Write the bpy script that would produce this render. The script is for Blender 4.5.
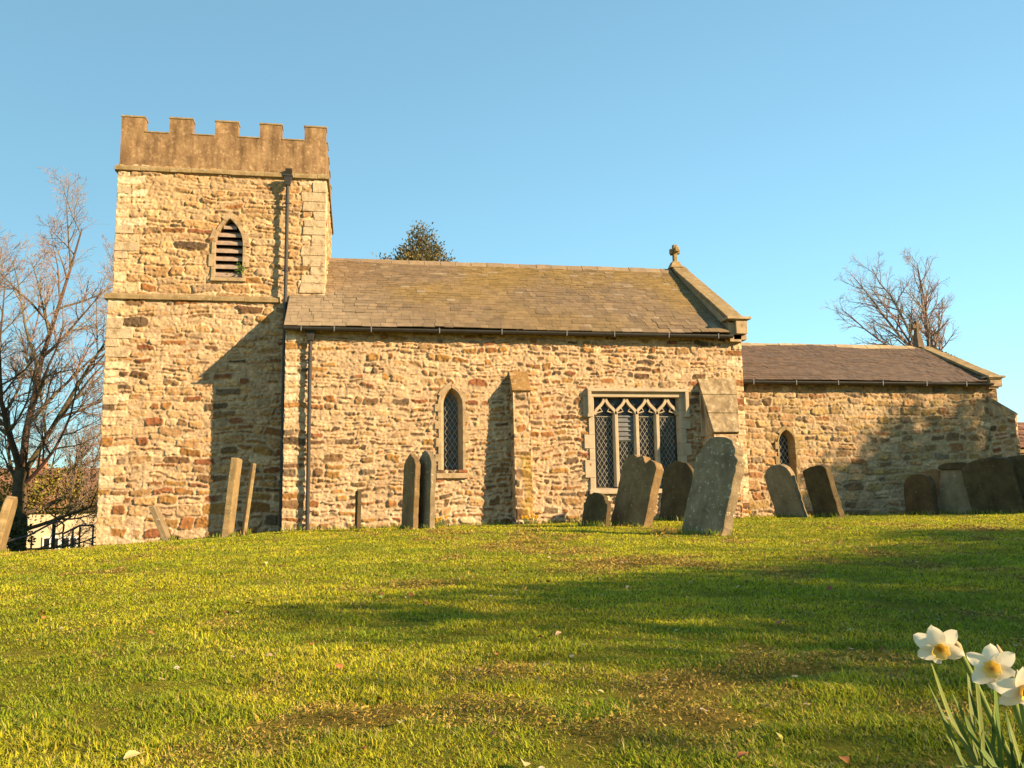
import bpy, math, random
import numpy as np
from mathutils import Vector, Matrix, Quaternion

for o in list(bpy.data.objects):
    bpy.data.objects.remove(o)
scene = bpy.context.scene
COL = scene.collection
rad = math.radians

# ------------------------------------------------------------------ camera
EYE = Vector((0.0, -21.0, 1.0))
_p, _y, _r = rad(8.02), rad(9.95), rad(-0.886)
_F = Vector((math.sin(_y)*math.cos(_p), math.cos(_y)*math.cos(_p), math.sin(_p)))
_R = Vector((math.cos(_y), -math.sin(_y), 0.0))
_U = _R.cross(_F)
_R, _U = _R*math.cos(_r)+_U*math.sin(_r), _U*math.cos(_r)-_R*math.sin(_r)
cam_data = bpy.data.cameras.new('camera')
cam = bpy.data.objects.new('camera', cam_data)
COL.objects.link(cam)
cam.matrix_world = Matrix(((_R.x, _U.x, -_F.x, EYE.x), (_R.y, _U.y, -_F.y, EYE.y),
                           (_R.z, _U.z, -_F.z, EYE.z), (0, 0, 0, 1)))
cam_data.sensor_width = 36.0
cam_data.lens = 888.0*36.0/1024.0
cam_data.clip_start = 0.05
cam_data.clip_end = 3000
scene.camera = cam

# ------------------------------------------------------------------ light
SUN_AZ, SUN_EL = 54.2, 21.4           # from the wall normal towards the east end, and height
sd = Vector((math.sin(rad(SUN_AZ))*math.cos(rad(SUN_EL)), -math.cos(rad(SUN_AZ))*math.cos(rad(SUN_EL)), math.sin(rad(SUN_EL))))
SKY_G, SKY_T = 0.60, (1.50, 2.30, 2.42)
world = bpy.data.worlds.new('World')
scene.world = world
world.use_nodes = True
wn = world.node_tree.nodes
bg = wn['Background']
sky = wn.new('ShaderNodeTexSky')
sky.sky_type = 'NISHITA'
sky.sun_disc = False
sky.sun_elevation = rad(SUN_EL)
sky.sun_rotation = -math.atan2(sd.x, sd.y)
sky.altitude = 50
sky.air_density = 1.0
sky.dust_density = 0.3
sky.ozone_density = 1.6
bg.inputs['Strength'].default_value = 0.074
def wmul(src, c):
    m = wn.new('ShaderNodeMix'); m.data_type = 'RGBA'; m.blend_type = 'MULTIPLY'
    m.inputs[0].default_value = 1.0; m.inputs[7].default_value = (*c, 1)
    world.node_tree.links.new(src, m.inputs[6]); return m.outputs[2]
gam = wn.new('ShaderNodeGamma'); gam.inputs[1].default_value = SKY_G       # evens out the clear sky
world.node_tree.links.new(wmul(sky.outputs[0], (1/1.8,)*3), gam.inputs[0])
world.node_tree.links.new(wmul(gam.outputs[0], SKY_T), bg.inputs['Color'])
sl = bpy.data.lights.new('sun', 'SUN')
sl.energy = 5.0
sl.angle = rad(0.6)
sl.color = (1.0, 0.735, 0.43)
sun = bpy.data.objects.new('sun', sl)
COL.objects.link(sun)
sun.location = (30, -30, 30)
sun.rotation_euler = (-sd).to_track_quat('-Z', 'Y').to_euler()
scene.view_settings.view_transform = 'Standard'
scene.view_settings.look = 'None'
scene.view_settings.gamma = 1.0
scene.view_settings.use_curve_mapping = False
scene.view_settings.exposure = 1.62
scene.render.engine = 'CYCLES'

# ------------------------------------------------------------------ helpers
def tag(o, label=None, cat=None, group=None, kind=None):
    if label: o['label'] = label
    if cat: o['category'] = cat
    if group: o['group'] = group
    if kind: o['kind'] = kind
    return o

def empty(name, loc, rz=0.0):
    o = bpy.data.objects.new(name, None)
    COL.objects.link(o)
    o.location = loc
    o.rotation_euler = (0, 0, rz)
    o.empty_display_size = 0.2
    return o

def fast_mesh(name, V, quads=None, tris=None, col=None, smooth=False):
    V = np.asarray(V, dtype=np.float32).reshape(-1, 3)
    me = bpy.data.meshes.new(name)
    q = np.asarray(quads if quads is not None else np.zeros((0, 4)), dtype=np.int32).reshape(-1, 4)
    t = np.asarray(tris if tris is not None else np.zeros((0, 3)), dtype=np.int32).reshape(-1, 3)
    nl = q.size + t.size
    me.vertices.add(len(V)); me.vertices.foreach_set('co', V.ravel())
    me.loops.add(nl); me.loops.foreach_set('vertex_index', np.concatenate([q.ravel(), t.ravel()]))
    me.polygons.add(len(q)+len(t))
    st = np.concatenate([np.arange(len(q))*4, q.size+np.arange(len(t))*3]).astype(np.int32)
    me.polygons.foreach_set('loop_start', st)
    if smooth:
        me.polygons.foreach_set('use_smooth', np.ones(len(q)+len(t), dtype=bool))
    if col is not None:
        a = me.attributes.new('col', 'FLOAT_COLOR', 'POINT')
        c = np.ones((len(V), 4), dtype=np.float32); c[:, :3] = col
        a.data.foreach_set('color', c.ravel())
    me.update(calc_edges=True)
    me.validate()
    return me

def link(name, me, mat, parent=None, loc=None):
    o = bpy.data.objects.new(name, me)
    COL.objects.link(o)
    if mat: me.materials.append(mat)
    if parent is not None:
        o.parent = parent
    if loc is not None:
        o.location = loc
    return o

class MB:
    """collects shapes; world coordinates, or local ones when origin is left at zero"""
    def __init__(s):
        s.v = []; s.f = []; s.c = []
    def add(s, vs, fs, c=None):
        b = len(s.v)
        s.v += [tuple(v) for v in vs]
        s.f += [tuple(i+b for i in f) for f in fs]
        s.c += [c if c is not None else (1, 1, 1)]*len(vs)
        return s
    def box(s, x0, x1, y0, y1, z0, z1, c=None):
        v = [(x0, y0, z0), (x1, y0, z0), (x1, y1, z0), (x0, y1, z0), (x0, y0, z1), (x1, y0, z1), (x1, y1, z1), (x0, y1, z1)]
        return s.hexa(v, c)
    def hexa(s, v, c=None):
        return s.add(v, [(0, 3, 2, 1), (4, 5, 6, 7), (0, 1, 5, 4), (1, 2, 6, 5), (2, 3, 7, 6), (3, 0, 4, 7)], c)
    def prism(s, poly, y0, y1, c=None):
        """poly in (x,z), extruded along y"""
        n = len(poly)
        v = [(x, y0, z) for x, z in poly]+[(x, y1, z) for x, z in poly]
        f = [tuple(range(n)), tuple(range(2*n-1, n-1, -1))]
        f += [(i, i+n, (i+1) % n+n, (i+1) % n) for i in range(n)]
        return s.add(v, f, c)
    def prism_x(s, poly, x0, x1, c=None):
        """poly in (y,z), extruded along x"""
        n = len(poly)
        v = [(x0, y, z) for y, z in poly]+[(x1, y, z) for y, z in poly]
        f = [tuple(range(n)), tuple(range(2*n-1, n-1, -1))]
        f += [(i, i+n, (i+1) % n+n, (i+1) % n) for i in range(n)]
        return s.add(v, f, c)
    def tube(s, pts, rs, n=8, c=None, cap=True):
        pts = [Vector(p) for p in pts]
        if not hasattr(rs, '__len__'): rs = [rs]*len(pts)
        ref = None; vs = []
        for i, p in enumerate(pts):
            t = (pts[min(i+1, len(pts)-1)]-pts[max(i-1, 0)]).normalized()
            if ref is None:
                ref = t.orthogonal().normalized()
            ref = (ref-t*ref.dot(t)).normalized()
            b = t.cross(ref)
            for k in range(n):
                a = 2*math.pi*k/n
                vs.append(p+(ref*math.cos(a)+b*math.sin(a))*rs[i])
        fs = []
        for i in range(len(pts)-1):
            for k in range(n):
                fs.append((i*n+k, i*n+(k+1) % n, (i+1)*n+(k+1) % n, (i+1)*n+k))
        if cap:
            fs.append(tuple(range(n-1, -1, -1))); m = (len(pts)-1)*n
            fs.append(tuple(range(m, m+n)))
        return s.add(vs, fs, c)
    def ribbon(s, pts, w, y0, y1, c=None):
        """flat bar following pts in the (x,z) plane, w wide, from y0 to y1"""
        n = len(pts); L = []; Rr = []
        for i in range(n):
            a = Vector(pts[max(i-1, 0)]); b = Vector(pts[min(i+1, n-1)])
            t = (b-a).normalized(); nn = Vector((-t.y, t.x))
            p = Vector(pts[i])
            L.append(p+nn*w/2); Rr.append(p-nn*w/2)
        vs = []
        for i in range(n):
            vs += [(L[i].x, y0, L[i].y), (Rr[i].x, y0, Rr[i].y), (Rr[i].x, y1, Rr[i].y), (L[i].x, y1, L[i].y)]
        fs = []
        for i in range(n-1):
            for k in range(4):
                fs.append((i*4+k, i*4+(k+1) % 4, i*4+4+(k+1) % 4, i*4+4+k))
        fs += [(3, 2, 1, 0), tuple((n-1)*4+k for k in range(4))]
        return s.add(vs, fs, c)
    def build(s, name, mat, parent=None, loc=None, bevel=0.0, smooth=False):
        me = bpy.data.meshes.new(name)
        me.from_pydata(s.v, [], s.f)
        a = me.attributes.new('col', 'FLOAT_COLOR', 'POINT')
        cc = np.ones((len(s.v), 4), dtype=np.float32); cc[:, :3] = np.array(s.c, dtype=np.float32).reshape(-1, 3)
        a.data.foreach_set('color', cc.ravel())
        if smooth:
            me.polygons.foreach_set('use_smooth', [True]*len(me.polygons))
        import bmesh
        bm = bmesh.new(); bm.from_mesh(me)
        bmesh.ops.recalc_face_normals(bm, faces=bm.faces)
        bm.to_mesh(me); bm.free()
        o = link(name, me, mat, parent, loc)
        if bevel > 0:
            m = o.modifiers.new('bevel', 'BEVEL'); m.width = bevel; m.segments = 2; m.limit_method = 'ANGLE'
        return o

# ---- noise in numpy
def _hash(ix, iy, seed):
    h = (ix.astype(np.int64)*374761393 + iy.astype(np.int64)*668265263 + int(seed)*974634777) & 0xffffffff
    h = ((h ^ (h >> 13))*1274126177) & 0xffffffff
    h = ((h ^ (h >> 15))*2246822519) & 0xffffffff
    return ((h ^ (h >> 16)) & 0xffffff)/float(0xffffff)
def vnoise(x, y, seed=0):
    x = np.asarray(x, dtype=np.float64); y = np.asarray(y, dtype=np.float64)
    ix = np.floor(x); iy = np.floor(y); fx = x-ix; fy = y-iy
    fx = fx*fx*(3-2*fx); fy = fy*fy*(3-2*fy)
    a = _hash(ix, iy, seed); b = _hash(ix+1, iy, seed); c = _hash(ix, iy+1, seed); d = _hash(ix+1, iy+1, seed)
    return (a*(1-fx)+b*fx)*(1-fy)+(c*(1-fx)+d*fx)*fy
def fbm(x, y, seed=0, octv=4):
    s = 0; a = 1.0; t = 0
    for i in range(octv):
        s = s+a*vnoise(x*(2.03**i)+13.7*i, y*(2.03**i)-7.1*i, seed+i*17); t += a; a *= 0.5
    return s/t
def sstep(a, b, x):
    t = np.clip((x-a)/(b-a), 0, 1); return t*t*(3-2*t)

# ------------------------------------------------------------------ materials
def new_mat(name):
    m = bpy.data.materials.new(name); m.use_nodes = True
    nt = m.node_tree
    return m, nt, nt.nodes['Principled BSDF'], nt.links
def node(nt, typ, **kw):
    n = nt.nodes.new(typ)
    for k, v in kw.items(): setattr(n, k, v)
    return n
def ramp(nt, stops):
    r = nt.nodes.new('ShaderNodeValToRGB')
    el = r.color_ramp.elements
    while len(el) < len(stops): el.new(0.5)
    for e, (p, c) in zip(el, stops):
        e.position = p; e.color = (*c, 1) if len(c) == 3 else c
    return r
def noise_tex(nt, scale, detail=5, rough=0.6, coord='Object'):
    tc = nt.nodes.new('ShaderNodeTexCoord'); n = nt.nodes.new('ShaderNodeTexNoise')
    n.inputs['Scale'].default_value = scale; n.inputs['Detail'].default_value = detail; n.inputs['Roughness'].default_value = rough
    nt.links.new(tc.outputs[coord], n.inputs['Vector'])
    return n
def mul(nt, a, b, fac=1.0):
    m = nt.nodes.new('ShaderNodeMix'); m.data_type = 'RGBA'; m.blend_type = 'MULTIPLY'
    m.inputs[0].default_value = fac
    nt.links.new(a, m.inputs[6]); nt.links.new(b, m.inputs[7])
    return m.outputs[2]
def mixc(nt, fac, a, b):
    m = nt.nodes.new('ShaderNodeMix'); m.data_type = 'RGBA'
    if hasattr(fac, 'links'): nt.links.new(fac, m.inputs[0])
    else: m.inputs[0].default_value = fac
    for s, i in ((a, 6), (b, 7)):
        if hasattr(s, 'links'): nt.links.new(s, m.inputs[i])
        else: m.inputs[i].default_value = (*s, 1)
    return m.outputs[2]
def bump(nt, bsdf, h, strength=0.4, dist=0.01):
    b = nt.nodes.new('ShaderNodeBump'); b.inputs['Strength'].default_value = strength; b.inputs['Distance'].default_value = dist
    nt.links.new(h, b.inputs['Height']); nt.links.new(b.outputs[0], bsdf.inputs['Normal'])

def mat_attr(name, rough=0.9, lo=0.75, hi=1.2, scale=9, bstr=0.5, bdist=0.012, spec=0.2):
    """colour stored per stone / slate / twig, broken up by noise"""
    m, nt, b, L = new_mat(name)
    at = node(nt, 'ShaderNodeAttribute', attribute_name='col')
    n = noise_tex(nt, scale, 6, 0.65)
    r = ramp(nt, [(0.25, (lo,)*3), (0.75, (hi,)*3)])
    L.new(n.outputs[0], r.inputs[0])
    L.new(mul(nt, at.outputs['Color'], r.outputs[0]), b.inputs['Base Color'])
    b.inputs['Roughness'].default_value = rough
    b.inputs['Specular IOR Level'].default_value = spec
    n2 = noise_tex(nt, scale*4, 5, 0.7)
    bump(nt, b, n2.outputs[0], bstr, bdist)
    return m
def mat_mottle(name, stops, scale=4, rough=0.9, bstr=0.4, bdist=0.01, spots=None, spec=0.2, bscale=30, spot_scale=14, spot_pos=(0.56, 0.62), streak=False):
    m, nt, b, L = new_mat(name)
    n = noise_tex(nt, scale, 7, 0.68)
    r = ramp(nt, stops); L.new(n.outputs[0], r.inputs[0])
    out = r.outputs[0]
    if spots:
        n3 = noise_tex(nt, spot_scale, 4, 0.6)
        r3 = ramp(nt, [(spot_pos[0], (0, 0, 0)), (spot_pos[1], (1, 1, 1))]); L.new(n3.outputs[0], r3.inputs[0])
        out = mixc(nt, r3.outputs[0], out, spots)
    if streak:                       # rain stains running down the face
        tc = nt.nodes.new('ShaderNodeTexCoord'); mp = nt.nodes.new('ShaderNodeMapping'); mp.inputs['Scale'].default_value = (5, 5, .8)
        L.new(tc.outputs['Object'], mp.inputs[0]); ns = nt.nodes.new('ShaderNodeTexNoise'); ns.inputs['Scale'].default_value = 1.6; ns.inputs['Detail'].default_value = 6
        L.new(mp.outputs[0], ns.inputs['Vector']); r5 = ramp(nt, [(.32, (.62, .60, .58)), (.66, (1.18, 1.17, 1.15))]); L.new(ns.outputs[0], r5.inputs[0])
        out = mul(nt, out, r5.outputs[0])
    L.new(out, b.inputs['Base Color'])
    b.inputs['Roughness'].default_value = rough
    b.inputs['Specular IOR Level'].default_value = spec
    n2 = noise_tex(nt, bscale, 5, 0.7)
    bump(nt, b, n2.outputs[0], bstr, bdist)
    return m
M = {}
M['wall'] = mat_attr('rubble_stone', scale=7, bstr=0.45, bdist=0.014)
M['dressed'] = mat_mottle('dressed_sandstone', [(0.3, (0.20, 0.140, 0.078)), (0.5, (0.285, 0.205, 0.118)), (0.7, (0.36, 0.275, 0.17))], 5, 0.92, 0.6, 0.012, spots=(0.17, 0.12, 0.07), spot_scale=9, spot_pos=(.56, .72))
M['pale_dressed'] = mat_mottle('pale_window_stone', [(0.3, (0.266, 0.207, 0.141)), (0.7, (0.37, 0.3, 0.207))], 4, 0.88, 0.25, 0.008)
M['parapet'] = mat_mottle('weathered_parapet_render', [(0.30, (0.133, 0.081, 0.04)), (0.5, (0.191, 0.119, 0.061)), (0.70, (0.256, 0.17, 0.089))], 3.2, 0.95, 0.8, 0.02, spots=(0.337, 0.234, 0.132), spot_scale=11, spot_pos=(0.54, 0.74), bscale=16, streak=True)
M['coping'] = mat_mottle('lichened_coping', [(0.3, (0.137, 0.095, 0.042)), (0.5, (0.205, 0.144, 0.068)), (0.72, (0.266, 0.198, 0.106))], 4, 0.95, 0.5, 0.012, spots=(0.289, 0.236, 0.152), spot_scale=9, spot_pos=(.54, .7))
M['weathering'] = mat_mottle('buttress_slab', [(0.3, (0.17, 0.122, 0.067)), (0.6, (0.252, 0.189, 0.111))], 3, 0.95, 0.7, 0.018, spots=(0.318, 0.259, 0.17), spot_scale=8, spot_pos=(.50, .66), streak=True)
M['quoin'] = mat_mottle('pale_quoin_stone', [(0.3, (0.30, 0.225, 0.14)), (0.7, (0.43, 0.34, 0.225))], 2.2, 0.92, 1.0, 0.025, spots=(0.21, 0.145, 0.08), spot_scale=6, spot_pos=(.50, .68), bscale=14)
M['orange_stone'] = mat_mottle('orange_sandstone', [(0.3, (0.15, 0.085, 0.030)), (0.7, (0.28, 0.165, 0.058))], 6, 0.95, 0.9, 0.02, spots=(0.30, 0.22, 0.13), spot_scale=10, spot_pos=(.55, .68))
M['dark_stone'] = mat_mottle('weathered_dark_stone', [(0.3, (0.085, 0.06, 0.04)), (0.7, (0.16, 0.115, 0.075))], 6, 0.95, 0.6, 0.012)
M['slate'] = mat_attr('stone_slate', rough=0.85, lo=0.7, hi=1.22, scale=5, bstr=0.4, bdist=0.01)
M['tile'] = mat_attr('plain_tile', rough=0.85, lo=0.72, hi=1.2, scale=6, bstr=0.3, bdist=0.006)
M['iron'] = mat_mottle('black_iron', [(0.3, (0.014, 0.013, 0.012)), (0.7, (0.03, 0.028, 0.026))], 6, 0.55, 0.2, 0.004, spec=0.4)
M['lead'] = mat_mottle('grey_lead', [(0.3, (0.085, 0.085, 0.09)), (0.7, (0.15, 0.15, 0.155))], 6, 0.6, 0.2, 0.004)
M['lead2'] = mat_mottle('pale_vent_bar', [(0.3, (0.21, 0.21, 0.217)), (0.7, (0.294, 0.294, 0.301))], 6, 0.6, 0.2, 0.004)
M['wire'] = mat_mottle('pale_wire', [(0.3, (0.20, 0.18, 0.14)), (0.7, (0.34, 0.31, 0.25))], 8, 0.6, 0.1, 0.002)
M['louvre'] = mat_mottle('grey_louvre', [(0.3, (0.186, 0.133, 0.099)), (0.7, (0.325, 0.244, 0.186))], 7, 0.85, 0.4, 0.006)
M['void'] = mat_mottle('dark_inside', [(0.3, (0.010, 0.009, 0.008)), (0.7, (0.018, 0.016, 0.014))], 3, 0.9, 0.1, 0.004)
M['white_paint'] = mat_mottle('white_paint', [(0.3, (0.66, 0.66, 0.64)), (0.7, (0.80, 0.80, 0.78))], 5, 0.5, 0.1, 0.003)
def mat_glass():
    m, nt, b, L = new_mat('old_window_glass')
    n = noise_tex(nt, 3.0, 3, 0.5)
    r = ramp(nt, [(0.3, (0.010, 0.010, 0.011)), (0.7, (0.030, 0.028, 0.026))]); L.new(n.outputs[0], r.inputs[0])
    L.new(r.outputs[0], b.inputs['Base Color'])
    b.inputs['Roughness'].default_value = 0.22
    b.inputs['Specular IOR Level'].default_value = 0.35
    v = node(nt, 'ShaderNodeTexVoronoi'); v.inputs['Scale'].default_value = 9      # panes set at slightly different angles
    tc = node(nt, 'ShaderNodeTexCoord'); L.new(tc.outputs['Object'], v.inputs['Vector'])
    bump(nt, b, v.outputs['Distance'], 0.35, 0.03)
    return m
M['glass'] = mat_glass()

# ------------------------------------------------------------------ ground
_gc = np.array([
 (-30,-24,-.5),(-20,-19,.1),(-6,-19,.36),(0,-19,.40),(3,-19,.42),(8,-19,.5),(20,-19,.62),(0,-24,.36),(15,-26,.5),(-8,-26,.3),
 (-20,-10,-.2),(-8,-9,.32),(-3,-10,.47),(0,-10,.50),(5,-9,.55),(12,-10,.64),(20,-10,.7),
 (-20,0,-.5),(-11,0,.02),(-7.3,0,.215),(-6,.9,.24),(-4.2,.8,.33),(-1.7,0,.56),(1.3,-.3,.60),(4,0,.625),(9.6,0,.69),(11,.6,.69),(14.4,.6,.65),(13.5,-2,.72),(17.5,0,.69),(25,0,.68),(16,-5,.72),
 (-20,12,-1.6),(-9,8,-.5),(-8.5,3.5,.02),(1.2,-4,.655),(-3.2,-2.5,.50),(-4.4,-2,.40),(-13,6,-.7),(0,10,.4),(10,10,.45),(25,12,.5),(-20,30,-2.6),(-10,22,-1.7),(0,32,-.4),(25,30,.1),(40,0,.4),(40,-25,.4),(-40,0,-2.)], dtype=float)
def _tps(d):
    return np.where(d > 1e-9, d*d*np.log(np.maximum(d, 1e-9)), 0)
_A = _tps(np.hypot(_gc[:, None, 0]-_gc[None, :, 0], _gc[:, None, 1]-_gc[None, :, 1]))
_P = np.c_[np.ones(len(_gc)), _gc[:, :2]]
_K = np.block([[_A+np.eye(len(_gc))*0.5, _P], [_P.T, np.zeros((3, 3))]])
_W = np.linalg.solve(_K, np.r_[_gc[:, 2], np.zeros(3)])
def ground_z(x, y, fine=True):
    x = np.asarray(x, dtype=float); y = np.asarray(y, dtype=float)
    sh = x.shape; x = x.ravel(); y = y.ravel()
    cx = np.clip(x, -40, 40); cy = np.clip(y, -26, 32)
    z = _W[-3]+_W[-2]*cx+_W[-1]*cy
    for (gx, gy, _), w in zip(_gc, _W):
        z = z+w*_tps(np.hypot(cx-gx, cy-gy))
    far = np.maximum(np.abs(x-cx), np.maximum(np.maximum(-26-y, y-32), 0))
    k = np.clip(far/40, 0, 1)
    z = z*(1-k)+(-2.0)*k
    if fine:
        z = z+(fbm(x*0.9, y*0.9, 5, 3)-.5)*0.05+(fbm(x*4, y*4, 9, 3)-.5)*0.03
    return z.reshape(sh)
def gz(x, y): return float(ground_z(np.array([x]), np.array([y]))[0])
def moss(x, y):
    """where the turf is mossy, worn or dug over"""
    m = fbm(x*0.8+3, y*0.55, 41, 4)*0.55+fbm(x*3.1, y*2.3, 77, 3)*0.45-.05
    for (px_, py_, rx_, ry_) in ((.80, -18.56, .26, .20), (-.26, -18.45, .34, .26), (.18, -18.7, .22, .15), (-.5, -14.5, .5, .45), (.5, -13.9, .45, .4), (1.5, -17.9, .22, .2), (-.9, -17.6, .3, .25), (-.55, -18.55, .35, .25), (.05, -18.3, .3, .2), (.45, -18.35, .25, .2), (-.1, -17.7, .25, .2), (4.2, -13.5, .7, .5), (2.6, -12.8, .6, .5)):
        m = m+.13*np.exp(-((x-px_)/rx_)**2-((y-py_)/ry_)**2)
    return m

def build_ground():
    xs = np.unique(np.concatenate([np.linspace(-600, -40, 15), np.linspace(-40, -12, 40), np.arange(-12, 20, 0.16), np.linspace(20, 45, 40), np.linspace(45, 600, 15)]))
    ys = np.unique(np.concatenate([np.linspace(-300, -28, 8), np.linspace(-28, -21.5, 16), np.arange(-21.5, 3, 0.14), np.linspace(3, 35, 50), np.linspace(35, 900, 18)]))
    X, Y = np.meshgrid(xs, ys)
    Z = ground_z(X, Y)
    near = (X > -12) & (X < 20) & (Y > -21.5) & (Y < 1.5)
    mm = moss(X, Y)
    Z = Z+np.where(near, sstep(.58, .70, mm)*(fbm(X*7, Y*7, 3, 3)-.42)*0.09, 0)
    nx, ny = len(xs), len(ys)
    idx = np.arange(nx*ny).reshape(ny, nx)
    q = np.stack([idx[:-1, :-1], idx[:-1, 1:], idx[1:, 1:], idx[1:, :-1]], -1).reshape(-1, 4)
    n1 = fbm(X*2.2, Y*2.2, 21, 4)[..., None]
    g = np.array((0.16, 0.17, 0.020))*(1-n1)+np.array((0.29, 0.24, 0.034))*n1
    k = sstep(.54, .68, mm)[..., None]*.8
    soil = np.array((0.20, 0.135, 0.034))*(1-n1)+np.array((0.11, 0.075, 0.026))*n1
    c = g*(1-k)+soil*k
    me = fast_mesh('lawn', np.stack([X, Y, Z], -1).reshape(-1, 3), q, None, c.reshape(-1, 3), smooth=True)
    m = mat_attr('turf_soil', rough=1.0, lo=0.42, hi=1.5, scale=45, bstr=1.0, bdist=0.03, spec=0.03)
    o = link('lawn', me, m)
    tag(o, 'mown churchyard lawn rising gently to the church', 'lawn', kind='structure')
build_ground()
# ------------------------------------------------------------------ church
church = empty('church', (4.0, 0.0, 0.6))
tag(church, 'old rubble stone church with battlemented tower, nave and lower chancel', 'church')
CL = (-4.0, 0.0, -0.6)               # children are modelled in world coordinates

PALE = [(0.321, 0.197, 0.091), (0.274, 0.163, 0.073), (0.353, 0.227, 0.113), (0.314, 0.204, 0.11), (0.227, 0.137, 0.066), (0.376, 0.267, 0.157), (0.259, 0.175, 0.102), (0.29, 0.167, 0.073)]
QUOIN = [(0.448, 0.327, 0.206), (0.412, 0.294, 0.176), (0.385, 0.26, 0.139), (0.466, 0.358, 0.235)]
WARM = [(0.211, 0.104, 0.033), (0.17, 0.076, 0.026), (0.198, 0.086, 0.029), (0.232, 0.126, 0.04), (0.109, 0.059, 0.029), (0.143, 0.082, 0.038), (0.224, 0.12, 0.036), (0.17, 0.066, 0.028), (0.088, 0.057, 0.032), (0.184, 0.11, 0.047), (0.13, 0.091, 0.055)]
OCHRE = [(0.237, 0.154, 0.056), (0.2, 0.13, 0.056), (0.259, 0.175, 0.073), (0.17, 0.105, 0.05), (0.126, 0.081, 0.043), (0.281, 0.196, 0.092), (0.192, 0.095, 0.04), (0.126, 0.091, 0.056)]

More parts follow.
